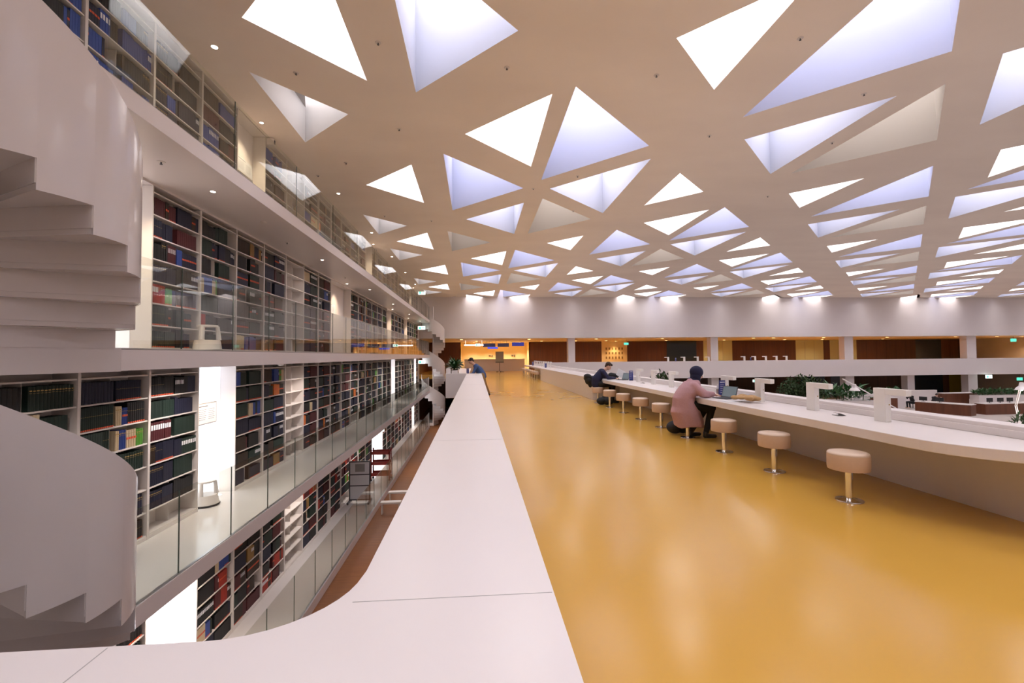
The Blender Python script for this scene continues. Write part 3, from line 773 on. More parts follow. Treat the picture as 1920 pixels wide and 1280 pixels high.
for s_, x in ((-1, .30), (1, .12)):
    sh = MB(); sh.cap((x-.02, s_*.11, .10), (x-.02, s_*.11, .05), .05, .045); sh.cap((x-.03, s_*.11, .045), (x+.15, s_*.12, .04), .043, .036); rem(sh.build('shoe', M['blackp'], P1), .009, 2)
# --- man in navy sweater
P2 = thing('person', 'man in a navy sweater bent over papers at the far end of the counter', 'person', (3.98, 14.66, 0))
b = MB(); g, Rm = head(b, (.31, -.02, 1.175), (.80, -.15, -.55), (.5, 0, .85), 1.05)
b.cap((.15, 0, 1.02), (.26, 0, 1.12), .058, .055); b.cap((-.09, 0, .60), (-.09, 0, .76), .13, .125); b.cap((-.09, 0, .76), (.10, 0, .98), .125, .11); b.cap((.11, -.15, .99), (.11, .15, .99), .06, .06)
for s_ in (-1, 1):
    b.cap((.03, s_*.09, .60), (.42, s_*.14, .58), .09, .065); b.cap((.42, s_*.14, .58), (.40, s_*.14, .12), .058, .04)
    b.cap((.11, s_*.18, .98), (.22, s_*.26, .80), .048, .04); b.cap((.22, s_*.26, .80), (.50, s_*.14, .795), .036, .026)
    hand(b, (.50, s_*.14, .79), (1, -s_*.3, 0), (0, 0, 1), -s_, .5)
rem(b.build('body', M['skin'], P2), .008, 4); eyes(P2, g, Rm, 1.02)
c = MB(); c.cap((-.10, 0, .60), (-.10, 0, .74), .15, .148); c.cap((-.10, 0, .74), (.09, 0, .97), .155, .14); c.cap((.10, -.15, .99), (.10, .15, .99), .078, .078)
for s_ in (-1, 1): c.cap((.11, s_*.18, .98), (.22, s_*.265, .815), .075, .058); c.cap((.22, s_*.265, .81), (.48, s_*.15, .80), .054, .038)
rem(c.build('sweater', M['navy'], P2), .012, 4)
h = MB(); h.ell(g(-.028, 0, .045), (.102, .088, .096), Rm, 18, 12); h.ell(g(.045, 0, .085), (.055, .066, .040), Rm, 12, 8); h.ell(g(-.075, 0, -.02), (.035, .062, .06), Rm, 12, 8)
rem(h.build('hair', M['hair'], P2), .008, 2)
tr = MB()
for s_ in (-1, 1): tr.cap((.02, s_*.09, .605), (.43, s_*.14, .58), .105, .078); tr.cap((.43, s_*.14, .58), (.40, s_*.14, .12), .072, .055)
rem(tr.build('trousers', M['black'], P2), .012, 3)
for s_ in (-1, 1):
    sh = MB(); sh.cap((.38, s_*.14, .09), (.38, s_*.14, .05), .052, .046); sh.cap((.37, s_*.14, .045), (.57, s_*.15, .04), .045, .037); rem(sh.build('shoe', M['blackp'], P2), .009, 2)
# --- man in blue shirt beyond the parapet, leaning on the desk on the left
P3 = thing('person', 'man in a blue shirt leaning over the desk beyond the end of the long parapet', 'person', (.25, 18.1, 0))
b = MB(); g, Rm = head(b, (-.43, 0, 1.345), (-.80, 0, -.5), (-.4, 0, .9), 1.02)
b.cap((-.30, 0, 1.20), (-.38, 0, 1.28), .055, .055); b.cap((-.03, 0, .82), (-.24, 0, 1.12), .13, .12); b.cap((-.22, -.15, 1.14), (-.22, .15, 1.14), .06, .06)
for s_ in (-1, 1):
    b.cap((-.02, s_*.09, .82), (.10, s_*.10, .45), .09, .062); b.cap((.10, s_*.10, .45), (.24, s_*.11, .10), .056, .04)
    b.cap((-.24, s_*.18, 1.12), (-.35, s_*.22, .86), .048, .04); b.cap((-.35, s_*.22, .86), (-.54, s_*.15, .80), .036, .026)
    hand(b, (-.54, s_*.15, .80), (-1, -s_*.2, 0), (0, 0, 1), s_, .4)
rem(b.build('body', M['skin'], P3), .008, 4); eyes(P3, g, Rm, 1.02)
c = MB(); c.cap((.0, 0, .80), (-.12, 0, .98), .155, .155); c.cap((-.12, 0, .98), (-.24, 0, 1.13), .155, .12); c.cap((-.22, -.16, 1.14), (-.22, .16, 1.14), .078, .078); c.ell((.02, 0, .74), (.15, .17, .09), None, 14, 8)
for s_ in (-1, 1): c.cap((-.24, s_*.18, 1.12), (-.35, s_*.225, .87), .07, .055); c.cap((-.35, s_*.225, .87), (-.51, s_*.155, .81), .053, .04)
rem(c.build('shirt', M['denim'], P3), .012, 4)
h = MB(); h.ell(g(-.025, 0, .045), (.096, .083, .090), Rm, 18, 12); h.ell(g(.05, 0, .092), (.045, .06, .03), Rm, 12, 8); h.ell(g(-.07, 0, -.01), (.04, .065, .06), Rm, 12, 8)
rem(h.build('hair', M['hairb'], P3), .008, 2)
tr = MB()
for s_ in (-1, 1): tr.cap((-.01, s_*.085, .80), (.10, s_*.10, .45), .11, .08); tr.cap((.10, s_*.10, .45), (.24, s_*.11, .12), .075, .06)
rem(tr.build('trousers', M['khaki'], P3), .012, 3)
for s_ in (-1, 1):
    sh = MB(); sh.cap((.24, s_*.11, .09), (.24, s_*.11, .05), .052, .046); sh.cap((.26, s_*.11, .045), (.07, s_*.12, .04), .045, .037); rem(sh.build('shoe', M['blackp'], P3), .009, 2)
# ---- things around the people
def laptop(x, y, z, rz, label, open_=1.9):
    t = thing('laptop', label, 'laptop', (x, y, z), rz)
    o = MB().box(-.11, .11, -.16, .16, 0, .014).build('keyboard_base', M['dkgrey'], t, bevel=.003)
    MB().box(-.09, .02, -.14, .14, .014, .016).build('keys', M['blackp'], o)
    s = MB(); s.box(.104, .112, -.16, .16, .012, .222, ry=.32, piv=(.108, 0, .012)); o = s.build('screen_lid', M['dkgrey'], t)
    s = MB(); s.box(.1025, .1038, -.147, .147, .026, .212, ry=.32, piv=(.108, 0, .012)); s.build('display', M['screen'], o)
    return t
laptop(4.42, 7.93, .7515, .30, 'open dark laptop with lit screen in front of the person in pink')
laptop(4.62, 14.25, .7515, .35, 'open black laptop standing on papers beside the man in navy')
laptop(-.52, 18.1, .7515, math.pi, 'small open silver laptop before the man in the blue shirt')
t = thing('water_bottle', 'clear bottle with steel-grey base between the pink coat and the laptop', 'bottle', (4.60, 8.45, .751))
s = MB(); s.lathe([(.034, 0), (.036, .01), (.036, .12), (.03, .135)], n=20); smooth_by_angle(s.build('body', M['steel'], t))
s = MB(); s.lathe([(.03, .135), (.028, .17), (.02, .19), (.02, .21)], n=20); smooth_by_angle(s.build('cap', M['paper'], t))
s = MB(); rr = random.Random(3)
for k_ in range(16): s.ell((rr.uniform(-.13, .13), rr.uniform(-.17, .17), .035+rr.uniform(0, .02)), (rr.uniform(.05, .09), rr.uniform(.05, .09), rr.uniform(.03, .045)), None, 12, 8)
o = rem(s.build('knitted_scarf', M['tan'], loc=(4.45, 7.30, .777)), .01, 2); tag(o, 'crumpled tan knitted scarf on the counter right of the laptop', 'scarf')
o = MB().box(-.105, .105, -.15, .15, 0, .004, rz=.5).build('notepad', M['paper'], loc=(4.24, 7.42, .7515)); tag(o, 'white open notepad on the counter edge under the tan scarf', 'notepad')
o = MB().box(-.105, .105, -.15, .15, 0, .003, rz=.2).build('paper_sheet', M['paper'], loc=(4.30, 14.0, .7515)); tag(o, 'white loose sheet lying on the counter right of the man in navy', 'paper')
o = MB().box(-.15, .15, -.004, .004, 0, .23, ry=.45, rz=.3).build('paper_sheet', M['paper'], loc=(4.66, 14.52, .83)); tag(o, 'white sheaf of paper held up before the man in navy', 'paper')
def lump(name, m, c, spec, vox, label, cat, seed=1):
    s = MB(); r_ = random.Random(seed)
    for (x, y, z, a, b_, c_) in spec: s.ell((x, y, z), (a, b_, c_), None, 14, 10)
    o = rem(s.build(name, m, loc=c), vox, 3); return tag(o, label, cat)
lump('backpack', M['black'], (4.02, 8.72, 0), [(-.16, .02, .13, .16, .15, .125), (0, 0, .14, .16, .14, .13), (.1, -.02, .11, .12, .12, .105), (-.05, .02, .19, .12, .1, .08)], .014, 'black backpack lying on the floor behind the pedestal of the person in pink', 'backpack')
lump('backpack', M['black'], (4.0, 14.05, 0), [(-.12, 0, .12, .16, .15, .115), (.06, 0, .13, .17, .15, .125), (.0, .02, .22, .1, .1, .08), (.16, 0, .1, .1, .1, .09)], .014, 'black backpack with a pale tag on the floor below the man in navy', 'backpack')
lump('winter_jacket', M['black'], (3.90, 15.80, .66), [(-.02, 0, .14, .13, .2, .10), (-.02, -.05, .0, .10, .2, .14), (.10, -.08, -.0, .12, .08, .12), (.15, 0, .10, .16, .2, .07), (-.08, .02, .07, .07, .14, .07), (.05, -.10, -.12, .08, .06, .12)], .014, 'black winter jacket slung over the end of the wide block behind the man in navy', 'jacket')
lump('black_bag', M['black'], (4.62, 15.25, .757), [(0, 0, .09, .16, .12, .085), (.12, 0, .08, .09, .1, .075), (-.06, .02, .12, .1, .1, .07)], .012, 'small black bag on the counter in front of the face of the man in navy', 'bag')
# desk beyond the parapet, left side, with planter
d = MB(); d.box(-.95, -.30, 17.5, 29.8, .68, .75); tag(d.build('side_desk', M['white'], bevel=.005), 'white wall-hung desk beyond the end of the long parapet', 'desk')
t = thing('planter', 'white planter box on the wall at the end of the long parapet', 'planter', (-.82, 18.4, 1.08)); t.location = (-.80, 18.35, .75)
MB().box(-.11, .11, -.75, .75, 0, .26).build('trough', M['white'], t, bevel=.004); MB().box(-.10, .10, -.74, .74, .261, .268).build('soil', M['soil'], t)
def leaves(mb, n, R0, hz, ln, wd, rnd, bend=.5, base=(0, 0, 0), upmin=.2):
    for _ in range(n):
        a = rnd.uniform(0, 2*math.pi); el = rnd.uniform(upmin, 1.3); L = ln*rnd.uniform(.6, 1.1); W = wd*rnd.uniform(.7, 1.1)
        p = Vector((base[0]+rnd.uniform(-R0[0], R0[0]), base[1]+rnd.uniform(-R0[1], R0[1]), base[2]+rnd.uniform(0, hz)))
        d_ = Vector((math.cos(a)*math.cos(el), math.sin(a)*math.cos(el), math.sin(el))); s_ = Vector((-math.sin(a), math.cos(a), rnd.uniform(-.3, .3))).normalized()
        pts = [p]; q_ = p.copy(); dd = d_.copy()
        for k_ in range(4): q_ = q_+dd*L/4; pts.append(q_.copy()); dd = (dd+Vector((0, 0, -bend*.45))).normalized()
        ws = [.15, .9, 1.0, .6, .02]; b = len(mb.v)
        up_ = Vector((0, 0, 1))
        for q2, w_ in zip(pts, ws): mb.v += [tuple(q2-s_*W*w_/2+up_*W*.12*w_), tuple(q2), tuple(q2+s_*W*w_/2+up_*W*.12*w_)]
        for k_ in range(4):
            for e in (0, 1): mb.f.append((b+3*k_+e, b+3*k_+e+1, b+3*k_+e+4, b+3*k_+e+3)); mb.m.append(0)
rl = random.Random(5)
t = thing('leafy_plant', 'bushy dark green plant with long pointed leaves at the parapet end', 'plant', (-.80, 18.35, 1.03))
s = MB(); leaves(s, 170, (.08, .62), .14, .46, .10, rl, .5, (0, 0, .01)); s.build('foliage', M['leaf'], t, smooth=True)
s = MB(); [s.tube([(rl.uniform(-.05, .05), y_, .0), (rl.uniform(-.1, .1), y_+rl.uniform(-.1, .1), .2)], .008, 6) for y_ in (-.5, -.25, 0, .25, .5)]; s.build('stem', M['leaf2'], t)
s = MB(); s.lathe([(.032, 0), (.038, .09)], n=16); o = s.build('paper_cup', M['khaki'], loc=(-.33, 17.7, .751)); tag(o, 'small brown paper cup on the desk by the man in the blue shirt', 'cup')
# service counter in the niche, easel, screens
d = MB(); d.box(-1.15, 4.95, 46.5, 47.2, 0, 1.15); d.box(-1.2, 5.0, 46.4, 47.3, 1.15, 1.22); tag(d.build('service_counter', M['white']), 'long white service counter in the warm lit niche at the far end', 'counter')
t = thing('flip_chart', 'grey flip chart on a wheeled stand in front of the service counter', 'flip chart', (2.25, 43.5, 0))
MB().box(-.38, .38, -.02, .02, .88, 1.95).build('board', M['grey'], t); MB().box(-.40, .40, -.05, .02, .92, .97).build('tray', M['dkgrey'], t)
MB().tube([(0, .03, .08), (0, .03, 1.5)], .025).build('pole', M['dkgrey'], t)
for a in range(5):
    aa = a*2*math.pi/5; o = MB().tube([(0, .03, .09), (.32*math.cos(aa), .03+.32*math.sin(aa), .06)], .02).build('foot', M['dkgrey'], t)
    MB().ell((.32*math.cos(aa), .03+.32*math.sin(aa), .034), (.033, .02, .033)).build('castor', M['blackp'], o)
for i, (x0, x1, z0, z1, m, lb) in enumerate(((.73, 1.93, 2.42, 2.77, 'darkscr', 'dark hanging display panel, left of three over the service counter'), (2.17, 3.29, 2.42, 2.77, 'darkscr', 'dark hanging display panel, middle of three over the service counter'),
                                             (3.60, 4.80, 2.5, 2.86, 'bluelit', 'navy hanging display panel, right of three over the service counter'), (1.17, 2.17, 2.24, 2.40, 'bluelit2', 'small bright blue panel hanging under the dark displays'))):
    t = thing('hanging_display', lb, 'display', ((x0+x1)/2, 45.5-.1*(i == 3), z0))
    MB().box(-(x1-x0)/2, (x1-x0)/2, -.03, .03, 0, z1-z0).build('panel', M[m], t)
    MB().tube([(-.3, 0, z1-z0), (-.3, 0, 3.03-z0)], .008, 6).tube([(.3, 0, z1-z0), (.3, 0, 3.03-z0)], .008, 6).build('hanger', M['dkgrey'], t)
o = MB().box(-1.0, -.98, 45.05, 45.07, 2.66, 3.03).box(.6, .62, 45.05, 45.07, 2.66, 3.03).box(-1.1, .75, 45.0, 45.12, 2.55, 2.66).build('linear_light', M['tubew']); tag(o, 'long white linear light hanging left of the displays', 'light')
for x, lb in ((1.6, 'two small dark brackets left of the flip chart on the niche wall'), (4.2, 'dark bracket on the niche wall right of the flip chart')):
    o = MB().box(x-.12, x+.12, 52.5, 52.6, 1.5, 1.6).box(x+.2, x+.3, 52.5, 52.6, 1.4, 1.65).build('wall_bracket', M['dkgrey']); tag(o, lb, 'bracket')
# wall chart on the cream panel
t = thing('wall_text_panel', 'grid of small dark frames on the cream wall panel of the far corridor', 'wall art', (15.35, 49.98, 1.3))
for r in range(3):
    for c_ in range(6): MB().box(-1.0+c_*.36, -.86+c_*.36, -.03, 0, -.2+r*.5, .05+r*.5).build('frame', M['khaki'], t)
# ============================================================ LAMPS
def downlight(x, y, z, e, lb, col=WARMW, r=.045, m='lampn', size=110, grp=None):
    t = thing('ceiling_downlight', lb, 'light', (x, y, z), group=grp)
    s = MB(); s.lathe([(r, -.001), (r+.012, -.004), (r+.014, 0)], n=18, cap=False); s.build('trim_ring', M['steel_white'], t)
    s = MB(); s.lathe([(.001, -.002), (r, -.002)], n=18, cap=False); s.build('lens', M[m], t)
    if e: spot(t, (0, 0, -.03), e, col, size)
    return t
for i, y in enumerate((7.6, 14.3, 18.8, 23.3, 27.7, 32.2)):
    downlight(-4.16, y, ZC, 14, 'small lit downlight in the main ceiling beside the top gallery, %s from the viewer' % ORD[i])
for li, yl in ((3, (4, 13, 24)), (2, (1, 9.5, 17, 22)), (1, (3, 18, 26)), (0, (2, 14.5, 25))):
    for n_ in yl:
        zc = ZC if li == 3 else LV[li+1]-.22
        downlight(-4.52, bay(n_)+.6, zc, 60, 'warm downlight over the %s niche of the %s gallery' % (ORD[yl.index(n_)], NAMES[li]), (1, .78, .55), .035)
for li in (0, 1, 2):
    for i, y in enumerate((4.6, 7.4, 12.5, 18, 23, 28.5, 34)):
        zc = LV[li+1]-.22
        downlight(-4.05, y, zc, 55 if li < 2 else 14, 'small downlight under the %s gallery soffit, %s from the viewer' % (NAMES[li+1], ORD[i]), (1, .90, .84), .035, size=150)
# far corridor lights
xs_ = [(-1.3, 42), (.1, 44), (4.9, 42), (6.3, 44), (9.6, 44), (11.2, 42), (12.6, 43.5), (17.5, 42), (18.6, 43.5), (24.5, 43.5), (26.5, 42), (28.5, 42), (30.8, 43.5), (33.6, 42), (34.8, 43.5), (40.2, 42), (41.3, 43.5), (47.5, 42), (52, 42), (56, 43)]
for i, (x, y) in enumerate(xs_):
    if y > 43: x, y = x*1.09, 47.6
    x = min(x, XR-.4)
    downlight(x, y, 3.03, 110 if i % 2 == 0 else 150, 'round warm downlight in the far corridor ceiling, %s from the left' % ORD[i], (1, .72, .42), .15, 'lampw', 150)
for i, x in enumerate((-.2, 1.6, 3.4, 4.9)):
    downlight(x, 51.2, 3.02, 230, 'warm wall-washing downlight inside the cream niche, %s from the left' % ORD[i], (1, .80, .52), .08, 'lampw', 110)
downlight(15.35, 49.4, 3.02, 130, 'warm downlight washing the cream wall panel of the far corridor', (1, .62, .25), .08, 'lampw', 100)
for i, x in enumerate((35.5, 45.0, 53)):
    downlight(x, 44, -.36, 60, 'orange downlight under the far balcony, %s from the left' % ORD[i], (1, .55, .2), .15, 'lampw', 130)
# floor uplight in the niche of the lower gallery
t = thing('floor_spot', 'small glowing round spot set in the floor beside the kick stool', 'light', (-4.86, 9.2, -1.04))
s = MB(); s.lathe([(.001, .004), (.04, .004)], n=16, cap=False); s.build('lens', M['lampn'], t); s = MB(); s.lathe([(.04, 0), (.04, .004), (.055, .002)], n=16, cap=False); s.build('trim_ring', M['steel'], t)
# exit signs
def exitsign(x, y, z, lb, rz=0, s=1.0, m='exitw'):
    tops = [c_ for c_ in ((3.03,) if y > 39 and z > 0 else ((-.34,) if y > 39 else (-.55,) if x > 5 else (ZC, 4.13, 1.43, -1.26))) if c_ > z+.17*s-.02]
    hang = (min(tops)-z) if tops and min(tops)-z-.17*s > .005 else 0
    t = thing('exit_sign', lb, 'exit sign', (x, y, z), rz)
    MB().box(-.17*s, .17*s, -.03, .03, 0, .17*s).build('housing', M[m], t)
    if hang: MB().box(-.01, .01, -.01, .01, .17*s, hang).build('hanger', M['dkgrey'], t)
    g_ = MB(); g_.box(-.12*s, -.03*s, -.034, -.031, .03*s, .14*s); g_.box(.03*s, .12*s, -.034, -.031, .06*s, .10*s); g_.build('pictogram', M['exitg'], t)
    return t
exitsign(-4.15, 36.0, 6.34, 'green and white exit sign at the far end under the main ceiling', s=1.6)
exitsign(-4.15, 35.8, 3.60, 'green and white exit sign at the far end of the middle gallery', s=1.6)
exitsign(-4.15, 35.8, .98, 'green and white exit sign at the far end of the lower gallery', s=1.5)
exitsign(-3.85, 18.9, -1.45, 'exit sign under the lower gallery above the whiteboard', s=1.0)
exitsign(.2, 43, 2.45, 'exit sign hanging before the warm niche', s=1.4)
exitsign(14.7, 44, 2.5, 'green exit sign before the cream wall panel', s=1.3, m='exitg')
exitsign(46.5, 40, 2.75, 'white exit sign right of the blue glass front on the far balcony', s=2)
exitsign(52.5, 41, 2.5, 'green exit sign near the right end of the far balcony', s=1.7, m='exitg')
exitsign(46.8, 38.6, -.9, 'white exit sign under the far balcony near the right', s=1.8)
exitsign(24.4, 38.6, -.95, 'small exit sign under the far balcony behind the near lamps', s=1.2)
exitsign(53, 41, -1.3, 'green exit sign under the far balcony at the right end', s=1.7, m='exitg')
# speaker / camera boxes at the top gallery, sprinklers, smoke detector
for i, (x, y, z) in enumerate(((-4.62, 10.72, 6.37), (-4.62, 21.5, 6.37), (-4.62, 34.6, 6.37))):
    t = thing('camera_box', 'small white box camera above the top gallery, %s from the viewer' % ORD[i], 'camera', (x, y, z))
    MB().box(-.07, .08, -.06, .06, 0, .15).build('housing', M['shelf'], t, bevel=.006); MB().box(.081, .086, -.03, .03, .03, .12).build('lens_window', M['blackp'], t)
sp = [(-3.12, 8.21), (-1.52, 7.32), (.57, 7.82), (-1.65, 10.13), (5.17, 6.77), (3.26, 7.86), (7.52, 8.18), (5.37, 10.0), (8.48, 10.15), (2.87, 12.52), (-3.3, 12.0), (-3.2, 16.5), (1.75, 13.55), (3.4, 15.6), (-1.6, 17.0), (9.3, 13.8), (-4.3, 12.9)]
def sprinkler(x, y, z):
    t = thing('sprinkler_head', 's', 'sprinkler', (x, y, z))
    s = MB(); s.lathe([(.05, 0), (.045, -.006), (.012, -.008)], n=16, cap=False); s.build('rosette', M['shelf'], t)
    s = MB(); s.lathe([(.009, -.006), (.008, -.03), (.018, -.032), (.018, -.036)], n=12); s.build('nozzle', M['dkgrey'], t); return t
s0 = sprinkler(*sp[0], ZC)
for i, (x, y) in enumerate(sp):
    o = s0 if i == 0 else dup(s0, (x, y, ZC)); tag(o, 'sprinkler head in the beige ceiling, about %.0f m ahead, %.1f m to the %s' % (y, abs(x), 'right' if x > 0 else 'left'), 'sprinkler', 'sprinkler heads in the ceiling')
for i, (x, y) in enumerate(((-4.1, 6.3), (-4.2, 10.6), (-4.2, 15.2))):
    o = dup(s0, (x, y, 4.13)); tag(o, 'small sprinkler head under the top gallery soffit, %s from the viewer' % ORD[i], 'sprinkler', 'sprinkler heads under the soffit')
t = thing('smoke_detector', 'round white smoke detector under the top gallery soffit', 'smoke detector', (-4.0, 9.0, 4.13)); s = MB(); s.lathe([(.055, 0), (.055, -.02), (.03, -.035), (.001, -.036)], n=20, cap=False); s.build('body', M['shelf'], t)
t = thing('smoke_detector', 'round white smoke detector under the middle gallery slab', 'smoke detector', (-3.75, 9.2, 1.43)); s = MB(); s.lathe([(.055, 0), (.055, -.02), (.03, -.035), (.001, -.036)], n=20, cap=False); s.build('body', M['shelf'], t)
# framed notices in the niches
def frame(y, z, wd, hh, lb, x=-4.965, sm='paper'):
    t = thing('framed_notice', lb, 'sign', (x, y, z))
    MB().box(0, .012, -wd/2, wd/2, 0, hh).build('frame', M['grey' if sm == 'glowsheet' else 'shelf'], t); MB().box(.0125, .014, -wd/2+.02, wd/2-.02, .02, hh-.02).build('sheet', M[sm], t)
    l = MB(); l.box(.0142, .015, -wd*.42, wd*.02, hh*.82, hh*.86)
    for k_ in range(6):
        l.box(.0142, .015, -wd*.42, wd*(-.05-.03*(k_ % 3)), hh*(.68-.09*k_), hh*(.695-.09*k_)); l.box(.0142, .015, wd*.06, wd*(.38-.03*(k_ % 2)), hh*(.68-.09*k_), hh*(.695-.09*k_))
    l.build('print', M['ink'], t)
frame(8.98, .33, .62, .40, 'framed white notice on the glowing niche panel of the lower gallery', x=-4.982, sm='glowsheet')
frame(10.25, 5.5, .66, .34, 'framed notice in the cream niche of the top gallery')
frame(16.3, 3.05, .80, .36, 'framed notice in the wide niche of the middle gallery')
# kick stools
def kick(x, y, z, lb):
    t = thing('kick_stool', lb, 'step stool', (x, y, z))
    s = MB(); s.lathe([(.215, .03), (.20, .05), (.185, .16), (.175, .19)], n=28); smooth_by_angle(s.build('lower_drum', M['shelf'], t), 50)
    s = MB(); s.lathe([(.215, .012), (.22, .02), (.215, .035)], n=28); s.build('rubber_ring', M['blackp'], t)
    s = MB(); s.lathe([(.145, .40), (.15, .415), (.145, .43), (.001, .432)], n=28, cap=False); smooth_by_angle(s.build('top_step', M['shelf'], t), 50)
    for a in (30, 150, 270):
        ca, sa = math.cos(math.radians(a)), math.sin(math.radians(a)); MB().tube([(.155*ca, .155*sa, .19), (.135*ca, .135*sa, .41)], [.04, .03], 8).build('support', M['shelf'], t)
kick(-4.765, 8.6, -1.04, 'white plastic kick stool in front of the glowing niche on the lower gallery')
kick(-4.30, 7.75, 1.65, 'white plastic kick stool behind the glass on the middle gallery')
# whiteboard trolley, red book cart on the lowest gallery
t = thing('display_trolley', 'grey framed rolling display board on the lowest gallery', 'display board', (-4.22, 17.2, -3.73))
for x in (-.36, .36):
    MB().tube([(x, 0, .05), (x, 0, 1.48)], .028, 6).build('post', M['dkgrey'], t); o = MB().box(x-.03, x+.03, -.28, .28, .04, .09).build('foot', M['dkgrey'], t)
    for y in (-.25, .25): MB().ell((x, y, .03), (.03, .02, .03)).build('castor', M['blackp'], o)
for z_ in (.12, .62, 1.02, 1.48): MB().box(-.36, .36, -.02, .02, z_-.02, z_+.02).build('rail', M['dkgrey'], t)
for a, b_ in ((.14, .60), (.64, 1.0), (1.04, 1.46)): MB().box(-.34, .34, -.01, .01, a, b_).build('panel', M['paper'], t)
MB().box(-.16, .18, -.014, -.011, 1.12, 1.40).build('poster', M['grey'], t)
t = thing('book_cart', 'red wooden library book cart with three shelves on the lowest gallery', 'cart', (-4.08, 20.3, -3.73), 0)
for z_ in (.22, .68, 1.12): o = MB().box(-.40, .40, -.22, .22, z_, z_+.02).box(-.40, .40, -.235, -.215, z_, z_+.13).box(-.40, .40, .215, .235, z_, z_+.13).build('shelf', M['redwood'], t)
for x in (-.38, .38):
    for y in (-.21, .21): o = MB().box(x-.025, x+.025, y-.025, y+.025, .08, 1.34).build('post', M['redwood'], t); MB().ell((x, y, .045), (.045, .02, .045)).build('castor', M['blackp'], o)
    MB().tube([(x*1.1, -.21, 1.22), (x*1.1, .21, 1.22)], .014, 6).build('handle', M['redwood'], t)
for i, (x, y) in enumerate(((-2.95, 17.8), (-3.0, 16.6))):
    t = thing('low_bench', 'white low bench on the brown floor below, %s one' % ('farther', 'nearer')[i], 'bench', (x, y, ZW))
    MB().box(-.35, .35, -.12, .12, .36, .42).build('seat', M['shelf'], t)
    for s_ in (-1, 1): MB().box(s_*.3-.02, s_*.3+.02, -.1, .1, 0, .36).build('leg', M['shelf'], t)
# ============================================================ SUNKEN READING ROOM (right)
def rdesk(xa, ya, xb, yb, lb, zt, dp=.8, ph=None):
    L = math.hypot(xb-xa, yb-ya); a = math.atan2(yb-ya, xb-xa); h = zt-ZR
    t = thing('reading_desk', lb, 'desk', (xa, ya, ZR), a)
    MB().box(0, L, 0, dp, h-.05, h).build('desk_top', M['white'], t)
    MB().box(.02, L-.02, .02, .06, 0, h-.05).build('front_panel', M['wood3'], t)
    for s_ in (.02, L-.08): MB().box(s_, s_+.06, .06, dp-.02, 0, h-.05).build('side_panel', M['wood3'], t)
rdesk(36.65, 31.5, 35.3, 34.6, 'long slanting reddish wood desk with white top right of the nearest hook lamp', -2.40, -.9) if 0 else None
rdesk(35.3, 34.6, 36.65, 31.5, 'long slanting reddish wood desk with white top right of the nearest hook lamp', -2.40, 1.0)
rdesk(38.55, 32.1, 43.0, 32.2, 'long reddish wood desk with black monitors right of the red carpet', -2.40, .8)
rdesk(31.4, 34, 32.5, 33.8, 'short reddish wood desk with white top between the two nearest hook lamps', -1.97, .7)
rdesk(32.75, 34.4, 33.6, 34.3, 'small reddish wood desk just left of the nearest hook lamp', -2.06, .6)
rdesk(30.4, 33.0, 31.1, 32.9, 'smallest reddish wood desk at the left of the reading room group', -2.2, .6)
rdesk(41.2, 37.5, 45.0, 37.6, 'raised white-topped wood desk at the back below the far balcony', -2.09, .7)
o = MB().box(-1.25, 1.25, -.9, .9, .001, .012).build('red_rug', M['red'], loc=(39.2, 34.0, ZR)); tag(o, 'bright red carpet in the gap between the reading desks', 'carpet')
o = MB().box(31.3, 35.0, 36.2, 36.4, ZR, -1.9).build('low_wall', M['white']); tag(o, 'white low wall behind the small reading desks on the left', 'wall')
o = MB().box(36.5, 41.2, 38.2, 38.5, ZR, -1.85).build('low_wall', M['white']); tag(o, 'white low wall at the back of the reading room on the right', 'wall')
def monitor(x, y, z, lb, rz=0):
    t = thing('computer_monitor', lb, 'monitor', (x, y, z), rz); MB().box(-.25, .25, -.02, .02, .08, .38).build('screen', M['blackp'], t); MB().box(-.02, .02, 0, .03, .01, .2).build('stand', M['dkgrey'], t); MB().box(-.12, .12, -.08, .1, 0, .012).build('foot', M['dkgrey'], t)
for i, x in enumerate((39.4, 40.3, 41.1)): monitor(x, 32.5, -2.40, 'black monitor on the desk right of the red carpet, %s from the left' % ORD[i])
for i, (x, y) in enumerate(((35.75, 34.3), (36.2, 33.4))): monitor(x, y, -2.40, 'black monitor on the long slanting desk, %s one' % ('farther', 'nearer')[i], -1.1)
